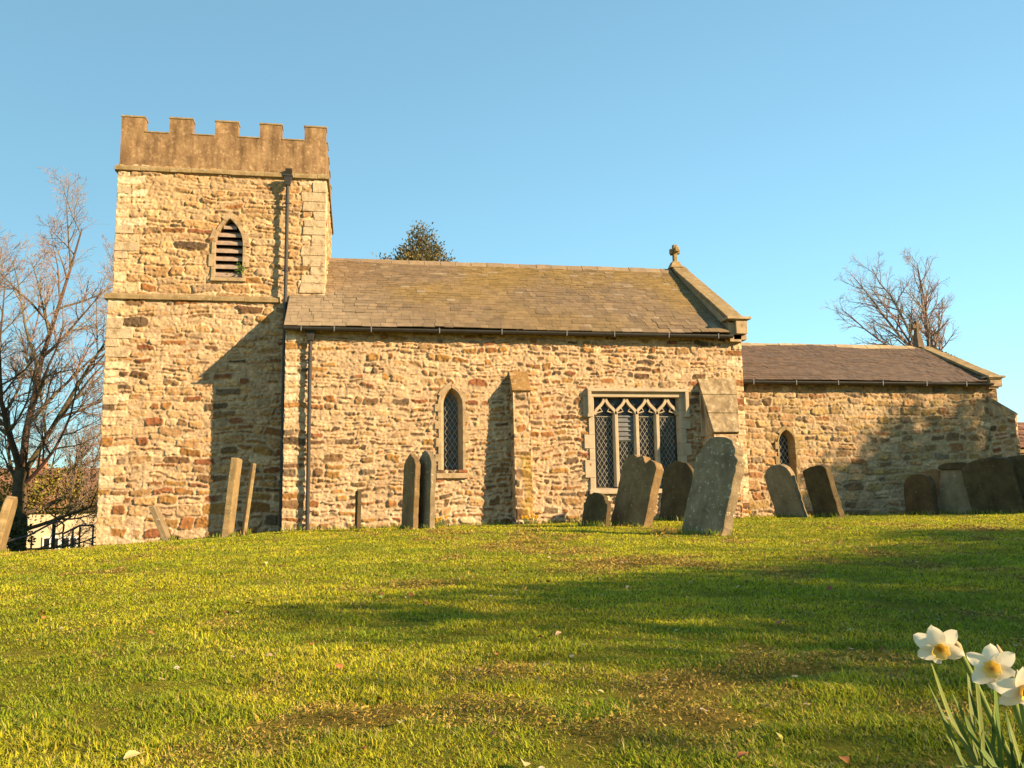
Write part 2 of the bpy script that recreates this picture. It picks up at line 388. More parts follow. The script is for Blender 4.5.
def stone_field(U, V, seed, W, H, course, length, pwarm, warm=WARM, quoin=None, quoin_pale=0.6, prot=0.03, mortar=(0.36, 0.25, 0.15), slake=0.45, u0=0.0):
    """height and colour of an irregular coursed rubble wall at wall coordinates U, V"""
    rng = random.Random(seed)
    Uw = U+(fbm(U*1.3, V*1.3, seed+1, 3)-.5)*0.26+(fbm(U*5, V*5, seed+2, 3)-.5)*0.15
    Vw = V+(fbm(U*.9, V*1.3, seed+3, 3)-.5)*0.30+(fbm(U*4.5, V*5, seed+4, 3)-.5)*0.075
    if quoin:                                   # keep the corners straight
        e = sstep(0.0, 0.6, np.minimum(U, W-U))
        Uw = U+(Uw-U)*e; Vw = V+(Vw-V)*(0.3+0.7*e)
    h = np.zeros_like(U); col = np.zeros(U.shape+(3,))
    mort = np.array(mortar)
    rough = fbm(U*16, V*16, seed+6, 4)-.5
    mid = fbm(U*5, V*5, seed+7, 3)-.5
    crev = sstep(.50, .62, fbm(U*1.9+4, V*2.3, seed+10, 3))      # pointing washed out here and there
    lump = fbm(U*10, V*13, seed+12, 4)-.5
    grain = vnoise(U*33, V*36, seed+14); pits = sstep(.70, .80, vnoise(U*21, V*27, seed+13))
    mn = fbm(U*2.5, V*2.5, seed+5, 4)
    mcol = mort*(0.74+0.46*mn+.5*lump)[..., None]
    mcol = mcol*(1+np.array((0.10, 0.16, 0.28))*(sstep(2.6, 0.3, V)*sstep(.38, .6, mn))[..., None])
    slk = fbm(U*1.4+9, V*1.7, seed+8, 4)
    slk2 = fbm(U*9, V*11, seed+9, 3)
    h[:] = -0.007-0.016*crev+0.026*rough+0.016*mid+0.018*lump
    col[:] = mcol
    v = -0.1; k = 0
    while v < H+0.2:
        big = 1.0+0.35*max(0, 1-v/2.0)
        ch = rng.uniform(*course)*big
        row = (Vw >= v) & (Vw < v+ch)
        # stones of this course
        u = -0.3-rng.random()*0.2; cells = []
        if quoin:
            a = quoin[k % 2]*rng.uniform(.85, 1.15); b = W-quoin[(k+1) % 2]*rng.uniform(.85, 1.15)
            cells.append((-1.0, a, True)); u = a
            while u < b:
                l = rng.uniform(*length)*(0.8+0.5*ch/course[1])
                if b-(u+l) < length[0]*.8: l = b-u
                cells.append((u, min(u+l, b), False)); u += l
            cells.append((b, W+1.0, True))
        else:
            while u < W+0.4:
                l = rng.uniform(*length)*(0.8+0.5*ch/course[1])
                cells.append((u, u+l, False)); u += l
        if row.any():
            Ur = Uw[row]; Vr = Vw[row]
            hr = h[row]; cr = col[row]; ro = rough[row]; mi = mid[row]; sk = slk[row]; sk2 = slk2[row]
            for (a, b, isq) in cells:
                parts = [(v, v+ch)]
                if not isq and ch > course[0]*1.35 and rng.random() < 0.38:
                    s = v+ch*rng.uniform(.38, .62); parts = [(v, s), (s, v+ch)]
                for (c0, c1) in parts:
                    sel = (Ur >= a) & (Ur < b) & (Vr >= c0) & (Vr < c1)
                    uc = min(max((a+b)/2, 0), W); vc = (c0+c1)/2
                    # always draw the same random numbers
                    pw = pwarm(uc+u0, vc)
                    iswarm = rng.random() < pw
                    if isq: iswarm = rng.random() > quoin_pale
                    base = np.array(rng.choice(warm if iswarm else PALE))*rng.uniform(.85, 1.18)
                    if isq and not iswarm: base = np.array(rng.choice(QUOIN))*rng.uniform(.9, 1.08)
                    g = (rng.uniform(.010, .040) if iswarm else rng.uniform(.004, .022)) if not isq else rng.uniform(.004, .010)
                    pr = prot*rng.uniform(.2, 1.3); tu = rng.uniform(-1, 1)*.035; tv = rng.uniform(-1, 1)*.035
                    rr = min(.10, .45*min(b-a, c1-c0))*rng.uniform(.6, 1.05)
                    if isq: rr *= .3; pr = prot*rng.uniform(.3, .7); tu = 0
                    vis0 = rng.uniform(-.15, .3)+(.24 if iswarm else -.10)
                    if not sel.any(): continue
                    uu = Ur[sel]; vv = Vr[sel]
                    du = np.minimum(uu-a, b-uu); dv = np.minimum(vv-c0, c1-vv)
                    qx = np.maximum(rr-du, 0); qy = np.maximum(rr-dv, 0)
                    d = np.where((qx > 0) & (qy > 0), rr-np.hypot(qx, qy), np.minimum(du, dv))
                    ee = d-g+ro[sel]*0.022
                    m = sstep(0.0, 0.022, ee)
                    mh = sstep(-.002, 0.016, ee)
                    hh = pr+ro[sel]*0.026+np.abs(mi[sel])*0.04-.006+tu*(uu-uc)/max(.1, b-a)+tv*(vv-vc)/max(.1, c1-c0)
                    vis = sstep(slake-.10, slake+.14, sk[sel]*.6+sk2[sel]*.4+vis0) if not isq else sstep(.1, .3, sk2[sel]+vis0*.3)
                    mv = m*vis
                    k_ = mh*(.30+.70*vis); hr[sel] = hr[sel]*(1-k_)+hh*k_
                    st = base*(0.80+0.44*(sk2[sel]))[:, None]*(1+0.5*ro[sel])[:, None]
                    cr[sel] = cr[sel]*(1-mv)[:, None]+st*mv[:, None]
            h[row] = hr; col[row] = cr
        v += ch; k += 1
    h -= .016*pits
    col *= (.78+.44*grain)[..., None]
    return h, col

def in_poly(px, py, poly):
    inside = np.zeros(px.shape, bool); n = len(poly); j = n-1
    for i in range(n):
        xi, yi = poly[i]; xj, yj = poly[j]
        c = ((yi > py) != (yj > py)) & (px < (xj-xi)*(py-yi)/(yj-yi+1e-12)+xi)
        inside ^= c; j = i
    return inside

class WallBuilder:
    """several faces of one wall gathered into one mesh"""
    def __init__(s): s.V = []; s.Q = []; s.C = []; s.n = 0
    def panel(s, origin, u, nrm, W, z0, z1, res, seed, holes=(), keep=None, **kw):
        nu = max(2, int(round(W/res))+1); nv = max(2, int(round((z1-z0)/res))+1)
        uu = np.linspace(0, W, nu); vv = np.linspace(0, z1-z0, nv)
        U, V = np.meshgrid(uu, vv)
        h, c = stone_field(U, V, seed, W, z1-z0, **kw)
        h[:, 0] = 0; h[:, -1] = 0
        O = np.array(origin, float); u = np.array(u, float); n = np.array(nrm, float)
        P = O+u*U[..., None]+np.array((0, 0, 1.0))*(V+z0)[..., None]+n*h[..., None]
        idx = np.arange(nu*nv).reshape(nv, nu)+s.n
        q = np.stack([idx[:-1, :-1], idx[:-1, 1:], idx[1:, 1:], idx[1:, :-1]], -1)
        cu = (U[:-1, :-1]+U[1:, 1:])/2; cv = (V[:-1, :-1]+V[1:, 1:])/2+z0
        k = np.ones(cu.shape, bool)
        for poly in holes: k &= ~in_poly(cu, cv, poly)
        if keep is not None: k &= keep(cu, cv)
        s.V.append(P.reshape(-1, 3)); s.C.append(c.reshape(-1, 3)); s.Q.append(q[k].reshape(-1, 4)); s.n += nu*nv
    def build(s, name, mat, par=None, loc=None):
        me = fast_mesh(name, np.concatenate(s.V), np.concatenate(s.Q), None, np.concatenate(s.C), smooth=False)
        return link(name, me, mat, par or church, loc if par else CL)

def arch(x, z0, w, zs, za, n=9, grow=0.0):
    """pointed opening outline, from bottom left over the top to bottom right"""
    h = za-zs; R = (w*w/4+h*h)/w
    L = [(-w/2-grow, z0)]
    a1 = math.atan2(h, w/2-R) if R != w/2 else math.pi/2
    c = -w/2+R
    pts = []
    for i in range(n+1):
        a = math.pi+(a1-math.pi)*i/n
        pts.append((c+(R+grow)*math.cos(a), zs+(R+grow)*math.sin(a)))
    pts[-1] = (0.0, za+grow*1.25)
    L += pts
    full = L+[(-px, pz) for px, pz in reversed(L[:-1])]
    return [(x+px, pz) for px, pz in full]

# openings
LAN = dict(x=2.215, z0=1.94, w=0.52, zs=3.48, za=3.90)
CLAN = dict(x=11.19, z0=1.35, w=0.46, zs=2.62, za=2.98)
BEL = dict(x=-3.19, z0=6.80, w=0.66, zs=7.62, za=8.32)
MW = dict(x0=5.70, x1=7.93, z0=1.50, z1=3.70)

RES = 0.019
# tower
tw = WallBuilder()
TX0, TX1, TY0, TY1 = -5.97, -0.84, 1.30, 5.95
def pw_low(u, v): return 0.22+0.46*max(0, min(1, (4.6-v)/3.6))
def pw_up(u, v): return 0.11
kw_low = dict(course=(0.13, 0.25), length=(0.18, 0.52), pwarm=pw_low, quoin=(0.30, 0.56), quoin_pale=.82, prot=.024, slake=.42)
kw_up = dict(course=(0.13, 0.22), length=(0.22, 0.62), pwarm=pw_up, quoin=(0.34, 0.70), quoin_pale=.97, prot=.030, slake=.36, mortar=(0.355, 0.24, 0.13))
tw.panel((TX0, TY0, 0), (1, 0, 0), (0, -1, 0), TX1-TX0, -0.3, 6.22, RES, 11, **kw_low)
tw.panel((TX0, TY1, 0), (0, -1, 0), (-1, 0, 0), TY1-TY0, -0.6, 6.22, .06, 12, **kw_low)
tw.panel((TX1, TY0, 0), (0, 1, 0), (1, 0, 0), TY1-TY0, 5.0, 6.22, .05, 13, **kw_low)
tw.panel((TX1, TY1, 0), (-1, 0, 0), (0, 1, 0), TX1-TX0, -0.6, 6.22, .08, 14, **kw_low)
UX0, UX1, UY0, UY1 = -5.885, -0.845, 1.345, 5.90
tw.panel((UX0, UY0, 0), (1, 0, 0), (0, -1, 0), UX1-UX0, 6.18, 9.62, RES, 15, holes=[[(a-UX0, b) for a, b in arch(**BEL, grow=.05)]], **kw_up)
tw.panel((UX0, UY1, 0), (0, -1, 0), (-1, 0, 0), UY1-UY0, 6.18, 9.62, .06, 16, **kw_up)
tw.panel((UX1, UY0, 0), (0, 1, 0), (1, 0, 0), UY1-UY0, 6.18, 9.62, .04, 17, **kw_up)
tw.panel((UX1, UY1, 0), (-1, 0, 0), (0, 1, 0), UX1-UX0, 6.18, 9.62, .08, 18, **kw_up)
tower = tw.build('tower_wall', M['wall'])

# pale dressed corner stones, each one its own block set a finger's width proud
rq = random.Random(19)
def quoins(xedge, side, y, za, zb, lens, skip=0.0):
    z = za; k_ = 0
    while z < zb-.08:
        e = min(zb, z+rq.uniform(.17, .30))
        L_ = lens[k_ % len(lens)]*rq.uniform(.85, 1.15); k_ += 1
        if rq.random() >= skip:
            a, b = (xedge-L_, xedge+.004) if side > 0 else (xedge-.004, xedge+L_)
            j = [rq.uniform(-.03, .03) for _ in range(4)]
            yf = y-.026+rq.uniform(-.012, .008)
            MB().hexa([(a+(j[0] if side > 0 else 0), yf, z+.004), (b+(j[1] if side < 0 else 0), yf, z+.004), (b, y+.12, z+.004), (a, y+.12, z+.004),
                       (a+(j[2] if side > 0 else 0), yf+rq.uniform(-.006, .006), e-.004), (b+(j[3] if side < 0 else 0), yf+rq.uniform(-.006, .006), e-.004), (b, y+.12, e-.004), (a, y+.12, e-.004)]).build('quoin_stone', M['quoin'], tower, (0, 0, 0), bevel=.012)
        z = e
quoins(UX1, 1, UY0, 6.45, 9.40, (.58, .62, .34, .52, .66, .30))
quoins(UX0, -1, UY0, 7.2, 9.40, (.30, .52, .26, .42), .45)
quoins(TX0, -1, TY0, 3.6, 6.14, (.34, .62, .30, .54), .45)
rs = random.Random(4)
def string_course(x0, x1, y0, y1, z0, z1, out, name='string_course'):
    """moulded band round the tower, its top face sloping outwards, in separate stones"""
    mb = MB()
    def run(a, b, mk):
        t = a
        while t < b-1e-6:
            l = rs.uniform(.5, .95); e = min(b, t+l)
            if b-e < .25: e = b
            d = rs.uniform(-.006, .006)
            mk(t+.002, e-.002, d); t = e
    zc = (z0+z1)/2
    def south(a, b, d): mb.prism_x([(y0+.05, z0+d), (y0-out, z0+.03+d), (y0-out, zc+.02+d), (y0-.002, z1+d), (y0+.05, z1+d)], a, b)
    def north(a, b, d): mb.prism_x([(y1-.05, z0+d), (y1+out, z0+.03+d), (y1+out, zc+.02+d), (y1+.002, z1+d), (y1-.05, z1+d)], a, b)
    def west(a, b, d): mb.prism([(x0+.05, z0+d), (x0-out, z0+.03+d), (x0-out, zc+.02+d), (x0-.002, z1+d), (x0+.05, z1+d)], a, b)
    def east(a, b, d): mb.prism([(x1-.05, z0+d), (x1+out, z0+.03+d), (x1+out, zc+.02+d), (x1+.002, z1+d), (x1-.05, z1+d)], a, b)
    run(x0-out, x1+out, south); run(x0-out, x1+out, north); run(y0+.052, y1-.052, west); run(y0+.052, y1-.052, east)
    return mb.build(name, M['coping'], church, CL, bevel=.008)
string_course(UX0, UX1, UY0, UY1, 9.42, 9.60, .075)
sc2 = MB()
t = TX0-.07
while t < -1.93:
    e = min(-1.93, t+rs.uniform(.6, 1.1))
    if -1.93-e < .3: e = -1.93
    d = rs.uniform(-.005, .005)
    sc2.prism_x([(TY0+.08, 6.16+d), (TY0-.075, 6.18+d), (TY0-.075, 6.27+d), (TY0+.05, 6.35+d), (TY0+.08, 6.35+d)], t+.002, e-.002); t = e
t = TY0+.1
sc2.prism([(TX0+.08, 6.16), (TX0-.075, 6.18), (TX0-.075, 6.27), (TX0+.09, 6.35)], TY0+.083, TY1)
sc2.build('string_course', M['coping'], church, CL, bevel=.008)

# parapet with battlements
pb = MB(); PX0, PX1, PY0, PY1 = -5.86, -0.865, 1.34, 5.9
ZB, ZM = 10.47, 10.86
mer = [(-5.86, -5.31), (-4.72, -4.17), (-3.62, -3.06), (-2.52, -1.98), (-1.41, -.865)]
pb.box(PX0, PX1, PY0, PY0+.3, 9.58, ZB); pb.box(PX0, PX1, PY1-.3, PY1, 9.58, ZB)
pb.box(PX0, PX0+.3, PY0+.3, PY1-.3, 9.58, ZB); pb.box(PX1-.3, PX1, PY0+.3, PY1-.3, 9.58, ZB)
parapet = pb.build('parapet', M['parapet'], church, CL)
def merlon(x0, x1, y0, y1, dz):
    m_ = MB().box(x0, x1, y0, y1, ZB, ZM+dz).build('merlon', M['parapet'], parapet, (0, 0, 0))
    MB().box(x0-.016, x1+.016, y0-.018, y1+.018, ZM+dz, ZM+.045+dz).build('coping_stone', M['coping'], parapet, (0, 0, 0), bevel=.008)
for a, b in mer:
    for y0, y1 in ((PY0, PY0+.3), (PY1-.3, PY1)):
        merlon(a, b, y0, y1, rs.uniform(-.015, .015))
ym = np.linspace(PY0, PY1, 10)
for i in (2, 4, 6):
    for x0, x1 in ((PX0, PX0+.3), (PX1-.3, PX1)):
        merlon(x0, x1, float(ym[i]), float(ym[i+1]), 0)
for (a, b), (c, d) in zip(mer[:-1], mer[1:]):
    MB().box(b+.002, c-.002, PY0-.018, PY0+.316, ZB, ZB+.035).build('coping_stone', M['coping'], parapet, (0, 0, 0), bevel=.008)
MB().box(PX0+.3, PX1-.3, PY0+.3, PY1-.3, 9.55, 9.7).build('tower_roof', M['lead'], church, CL)

# nave
NX0, NX1, NYN = -1.67, 9.65, 7.2
def roof_z(y): return 5.30+0.70*(y+.22)
nv = WallBuilder()
def pw_nave(u, v): return 0.50+0.26*max(0, min(1, (4.6-v)/2.6))+0.14*max(0, min(1, (u-3)/4))
kw_n = dict(course=(0.09, 0.19), length=(0.12, 0.36), pwarm=pw_nave, quoin=(0.28, 0.5), quoin_pale=.72, prot=.024, slake=.40)
holes = [[(a-NX0, b) for a, b in arch(**LAN, grow=.045)], [(MW['x0']-.1-NX0, MW['z0']-.08), (MW['x1']+.1-NX0, MW['z0']-.08), (MW['x1']+.1-NX0, MW['z1']+.08), (MW['x0']-.1-NX0, MW['z1']+.08)]]
nv.panel((NX0, 0, 0), (1, 0, 0), (0, -1, 0), NX1-NX0, 0.0, 5.36, RES, 31, holes=holes, **kw_n)
nv.panel((NX0, 1.4, 0), (0, -1, 0), (-1, 0, 0), 1.4, 0.0, 6.5, .05, 32, keep=lambda u, v: v < roof_z(1.4-u)-.03, **kw_n)
nv.panel((NX1, 0, 0), (0, 1, 0), (1, 0, 0), NYN, 0.0, 8.1, .05, 33, keep=lambda u, v: v < roof_z(np.minimum(u, NYN-u))+.12, **kw_n)
nv.panel((NX1, NYN, 0), (-1, 0, 0), (0, 1, 0), NX1-NX0, -0.3, 5.36, .1, 34, **kw_n)
nave = nv.build('nave_wall', M['wall'])

# chancel
CX0, CX1, CY0, CYN = 9.66, 17.58, 0.90, 6.3
def croof_z(y): return 4.27+0.517*(y-.70)
cv = WallBuilder()
def pw_ch(u, v): return 0.62
kw_c = dict(course=(0.15, 0.25), length=(0.20, 0.46), pwarm=pw_ch, warm=OCHRE, quoin=(0.3, 0.5), quoin_pale=.4, prot=.020, slake=.34, mortar=(0.30, 0.215, 0.125))
cv.panel((CX0, CY0, 0), (1, 0, 0), (0, -1, 0), CX1-CX0, 0.0, 4.34, RES, 51, holes=[[(a-CX0, b) for a, b in arch(**CLAN, grow=.04)]], **kw_c)
cv.panel((CX1, CY0, 0), (0, 1, 0), (1, 0, 0), CYN-CY0, 0.0, 5.95, .06, 52, keep=lambda u, v: v < croof_z(CY0+np.minimum(u, CYN-CY0-u))+.1, **kw_c)
cv.panel((CX1, CYN, 0), (-1, 0, 0), (0, 1, 0), CX1-CX0, -.2, 4.34, .1, 53, **kw_c)
chancel = cv.build('chancel_wall', M['wall'])

# ---- roofs
def slate_roof(name, x0, x1, y0, z0, y1, slope, exps, widths, colf, mat, seed, lift=.02, thick=.016, par=None, loc=None):
    rg = random.Random(seed); mb = MB()
    th = math.atan(slope); s = Vector((0, math.cos(th), math.sin(th))); n = Vector((0, -math.sin(th), math.cos(th)))
    Ltot = (y1-y0)/math.cos(th); o = Vector((0, y0, z0)); t = 0.0; row = 0
    # boarding under the slates, both slopes
    yr = 2*y1-y0
    mb.prism_x([(y0+.06, z0-.11), (y1, z0+(y1-y0)*slope-.14), (yr-.06, z0-.11), (yr, z0-.05), (y1, z0+(y1-y0)*slope-.05), (y0+.05, z0-.045)], x0+.01, x1-.01, (.13, .10, .075))
    while t < Ltot-.03:
        f = t/Ltot; e = exps[0]+(exps[1]-exps[0])*f; e *= rg.uniform(.92, 1.08)
        x = x0-(rg.random()*.25 if row else 0.0)
        while x < x1:
            w = rg.uniform(*widths)*(1.15-.35*f); a = max(x, x0)+.003; b = min(x+w, x1)-.003; x += w
            if b-a < .03: continue
            dl = lift*rg.uniform(.6, 1.5); d0 = rg.uniform(-.016, .014); sk = rg.uniform(-.007, .007)
            lo = t+d0; hi = min(t+e*1.9, Ltot); c = colf(rg, (a+b)/2, f)
            wob = (float(vnoise(np.array([a*.45+seed]), np.array([t*.6]), seed))-.5)*.055+(float(vnoise(np.array([a*1.7]), np.array([t*2.1]), seed+1))-.5)*.018
            def P(xx, tt, hh): return Vector((xx, 0, 0))+o+s*tt+n*(hh+wob)
            mb.hexa([P(a, lo+sk, dl), P(b, lo-sk, dl), P(b, hi, .002), P(a, hi, .002),
                     P(a, lo+sk, dl+thick), P(b, lo-sk, dl+thick), P(b, hi, .002+thick), P(a, hi, .002+thick)], c)
        t += e; row += 1
    return mb.build(name, mat, par or church, loc if par else CL)
def nave_slate(rg, x, f):
    moss_ = float(fbm(np.array([x*.55]), np.array([f*2.2]), 91, 3)[0])
    pale = max(0, min(1, 1.25-(x+1.7)/3.2-f*.9))
    a = np.array(rg.choice([(.155, .108, .062), (.142, .100, .060), (.165, .113, .062), (.13, .092, .056)]))
    m_ = np.array((.178, .118, .042)); p_ = np.array((.26, .195, .125))
    k = max(0, min(1, (moss_-.42)*4))*(.35+.65*min(1, max(0, f*1.6)))
    c = a*(1-k)+m_*k; c = c*(1-pale*.75)+p_*pale*.75
    if rg.random() < .03: c = p_*.8
    return tuple(c*rg.uniform(.87, 1.13))
nroof = slate_roof('nave_roof', -1.70, 9.24, -.22, 5.30, 3.6, .70, (.21, .105), (.17, .34), nave_slate, M['slate'], 61, lift=.014, thick=.013)
def chan_tile(rg, x, f):
    return tuple(np.array(rg.choice([(.104, .070, .050), (.094, .065, .048), (.114, .076, .053), (.100, .072, .056)]))*rg.uniform(.85, 1.15))
croof = slate_roof('chancel_roof', 9.67, 17.14, .68, 4.27, 3.6, .517, (.15, .12), (.16, .28), chan_tile, M['tile'], 62, lift=.012, thick=.012)
def ridge(name, x0, x1, y, z, slope, par, mat, col, w=.17, seed=3):
    rg = random.Random(seed); mb = MB(); x = x0
    while x < x1-.02:
        e = min(x1, x+rg.uniform(.42, .5)); dz = rg.uniform(-.008, .008)
        mb.prism_x([(y-w, z-w*slope+.03+dz), (y, z+.065+dz), (y+w, z-w*slope+.03+dz), (y+w, z-w*slope-.01+dz), (y, z+.015+dz), (y-w, z-w*slope-.01+dz)], x+.004, e-.004, tuple(np.array(col)*rg.uniform(.85, 1.15))); x = e
    return mb.build(name, mat, par, (0, 0, 0), bevel=.006)
ridge('ridge_tiles', -.86, 9.2, 3.6, roof_z(3.6), .70, nroof, M['slate'], (.20, .145, .09))
ridge('ridge_tiles', 9.70, 17.1, 3.6, croof_z(3.6), .517, croof, M['slate'], (.32, .24, .145), seed=5)

# ---- gutters and downpipes
def gutter(x0, x1, y, z, r, brk):
    mb = MB(); n = 7
    prof = [(y+r*math.cos(math.pi+math.pi*i/n), z+r*math.sin(math.pi+math.pi*i/n)) for i in range(n+1)]
    prof += [(y+(r-.012)*math.cos(math.pi+math.pi*i/n), z+(r-.012)*math.sin(math.pi+math.pi*i/n)) for i in range(n, -1, -1)]
    vs = [(x0, a, b) for a, b in prof]+[(x1, a, b) for a, b in prof]; k = len(prof)
    mb.add(vs, [(i, i+1, i+1+k, i+k) for i in range(k-1)]+[(k-1, 0, k, 2*k-1)])
    g = mb.build('gutter', M['iron'], church, CL)
    for bx in brk:
        b = MB().box(bx-.012, bx+.012, y-r-.006, y-r-.001, z-.10, z+.03).box(bx-.012, bx+.012, y-r-.006, y+r+.06, z-r-.012, z-r-.004)
        b.build('gutter_bracket', M['lead'], g, (0, 0, 0))
    return g
gutter(-1.70, 9.30, -.27, 5.255, .075, [-1.3, -.55, .3, 1.9, 3.4, 5.0, 6.2, 7.6, 8.9])
gutter(9.70, 17.25, .625, 4.235, .07, [10.2, 11.4, 12.6, 13.9, 15.2, 16.4])
def downpipe(x, y, ztop, zbot, hop, neck=None):
    mb = MB()
    pts = ([neck, (x, y, ztop-.05)] if neck else [(x, y, ztop)])+[(x, y, zbot)]
    mb.tube(pts, .045, 10)
    z = ztop-.6
    while z > zbot+.3:
        mb.tube([(x, y, z), (x, y, z+.07)], .058, 10); mb.box(x-.10, x+.10, y+.035, y+.06, z+.02, z+.05); z -= 1.75
    d = mb.build('downpipe', M['iron'], church, CL, smooth=False)
    h = MB()
    h.hexa([(x-.06, y-.06, ztop-.12), (x+.06, y-.06, ztop-.12), (x+.06, y+.06, ztop-.12), (x-.06, y+.06, ztop-.12),
            (x-.11, y-.10, ztop+.10), (x+.11, y-.10, ztop+.10), (x+.11, y+.09, ztop+.10), (x-.11, y+.09, ztop+.10)])
    h.box(x-.125, x+.125, y-.115, y+.09, ztop+.10, ztop+.15)
    h.build('hopper', M['iron'], d, (0, 0, 0), bevel=.008)
    return d
downpipe(-1.79, 1.155, 9.30, .45, True)
downpipe(-1.10, -.115, 5.08, .45, True)
MB().box(-1.86, -1.70, 1.20, 1.5, 9.50, 9.66).build('rain_spout', M['void'], church, CL)  # solid near-black box; its colour stands in for the shade inside the parapet hole

# ---- gable copings, kneelers and crosses
def gable(x0, x1, y0, z0, ya, za, yn, rz, wallmat, seed):
    """raised gable: a low wall standing on the roof line, with coping slabs on its top"""
    rg = random.Random(seed); mb = MB()
    mb.prism_x([(y0+.1, rz(y0+.1)-.2), (ya, rz(ya)-.2), (yn-.1, rz(y0+.1)-.2), (yn-.1, z0-.02), (ya, za-.02), (y0+.1, z0-.02)], x0+.07, x1-.06)
    w = mb.build('gable_parapet', wallmat, church, CL)
    c = MB(); d = Vector((ya-y0, za-z0)); Lh = d.length; d.normalize(); nn = Vector((-d.y, d.x)); t = 0
    while t < Lh-.01:
        e = min(Lh, t+rg.uniform(.55, .85))
        if Lh-e < .25: e = Lh
        j = rg.uniform(-.006, .006); jx = rg.uniform(-.01, .01)
        for sgn in (1, -1):
            def Q(tt, hh):
                y = y0+d.x*tt+nn.x*hh; z = z0+d.y*tt+nn.y*hh
                return (y if sgn == 1 else 2*ya-y, z)
            top = (Q(e-.003, .075+j), Q(t+.003, .075+j))
            if e == Lh:
                top = ((ya-.001*sgn, za+.075/d.x+j), Q(t+.003, .075+j))
            c.prism_x([Q(t+.003, 0.001), (Q(e-.003, .001) if e != Lh else (ya-.001*sgn, za+.001)), *top], x0+jx, x1+jx)
        t = e
    cp = c.build('gable_coping', M['coping'], w, (0, 0, 0), bevel=.012)
    return w
ng = gable(9.20, 9.63, -.30, 5.62, 3.6, 8.04, 7.5, roof_z, M['dressed'], 5)
k = MB().box(9.15, 9.79, -.37, .12, 5.665, 5.735).box(9.40, 9.70, -.30, .10, 5.30, 5.662).box(9.36, 9.72, -.20, .06, 5.16, 5.297)
k.build('kneeler', M['dressed'], ng, (0, 0, 0), bevel=.012)
cg = gable(17.16, 17.60, .66, 4.36, 3.6, 5.74, 6.54, croof_z, M['dressed'], 6)
k = MB().box(17.14, 17.68, .62, 1.1, 4.40, 4.46).box(17.24, 17.62, .70, 1.05, 4.16, 4.397)
k.build('kneeler', M['dressed'], cg, (0, 0, 0), bevel=.012)
cr = MB()
cx, cy = 9.33, 3.6
cr.hexa([(cx-.20, cy-.17, 8.05), (cx+.20, cy-.17, 8.05), (cx+.20, cy+.17, 8.05), (cx-.20, cy+.17, 8.05), (cx-.11, cy-.1, 8.25), (cx+.11, cy-.1, 8.25), (cx+.11, cy+.1, 8.25), (cx-.11, cy+.1, 8.25)])
cr.hexa([(cx-.055, cy-.07, 8.24), (cx+.055, cy-.07, 8.24), (cx+.055, cy+.07, 8.24), (cx-.055, cy+.07, 8.24), (cx-.06, cy-.07, 8.78), (cx+.06, cy-.07, 8.78), (cx+.06, cy+.07, 8.78), (cx-.06, cy+.07, 8.78)])
cr.box(cx-.062, cx+.062, cy-.25, cy-.071, 8.52, 8.66).box(cx-.062, cx+.062, cy+.071, cy+.25, 8.52, 8.66)
cr.box(cx-.15, cx-.063, cy-.065, cy+.065, 8.50, 8.65).box(cx+.063, cx+.15, cy-.065, cy+.065, 8.50, 8.65)
cr.build('gable_cross', M['coping'], ng, (0, 0, 0), bevel=.015)
cr = MB(); cx = 17.15
cr.hexa([(cx-.10, cy-.16, 5.76), (cx+.12, cy-.16, 5.76), (cx+.12, cy+.16, 5.76), (cx-.10, cy+.16, 5.76), (cx-.07, cy-.08, 6.24), (cx+.07, cy-.08, 6.24), (cx+.07, cy+.08, 6.24), (cx-.07, cy+.08, 6.24)])
cr.box(cx-.05, cx+.05, cy-.06, cy+.06, 6.22, 6.62).box(cx-.17, cx-.051, cy-.06, cy+.06, 6.37, 6.49).box(cx+.051, cx+.17, cy-.06, cy+.06, 6.37, 6.49)
ring = [(cx+.125*math.cos(2*math.pi*i/16), cy, 6.43+.125*math.sin(2*math.pi*i/16)) for i in range(17)]
cr.tube(ring, .035, 6, cap=False)
cr.build('gable_cross', M['dark_stone'], cg, (0, 0, 0), bevel=.012)

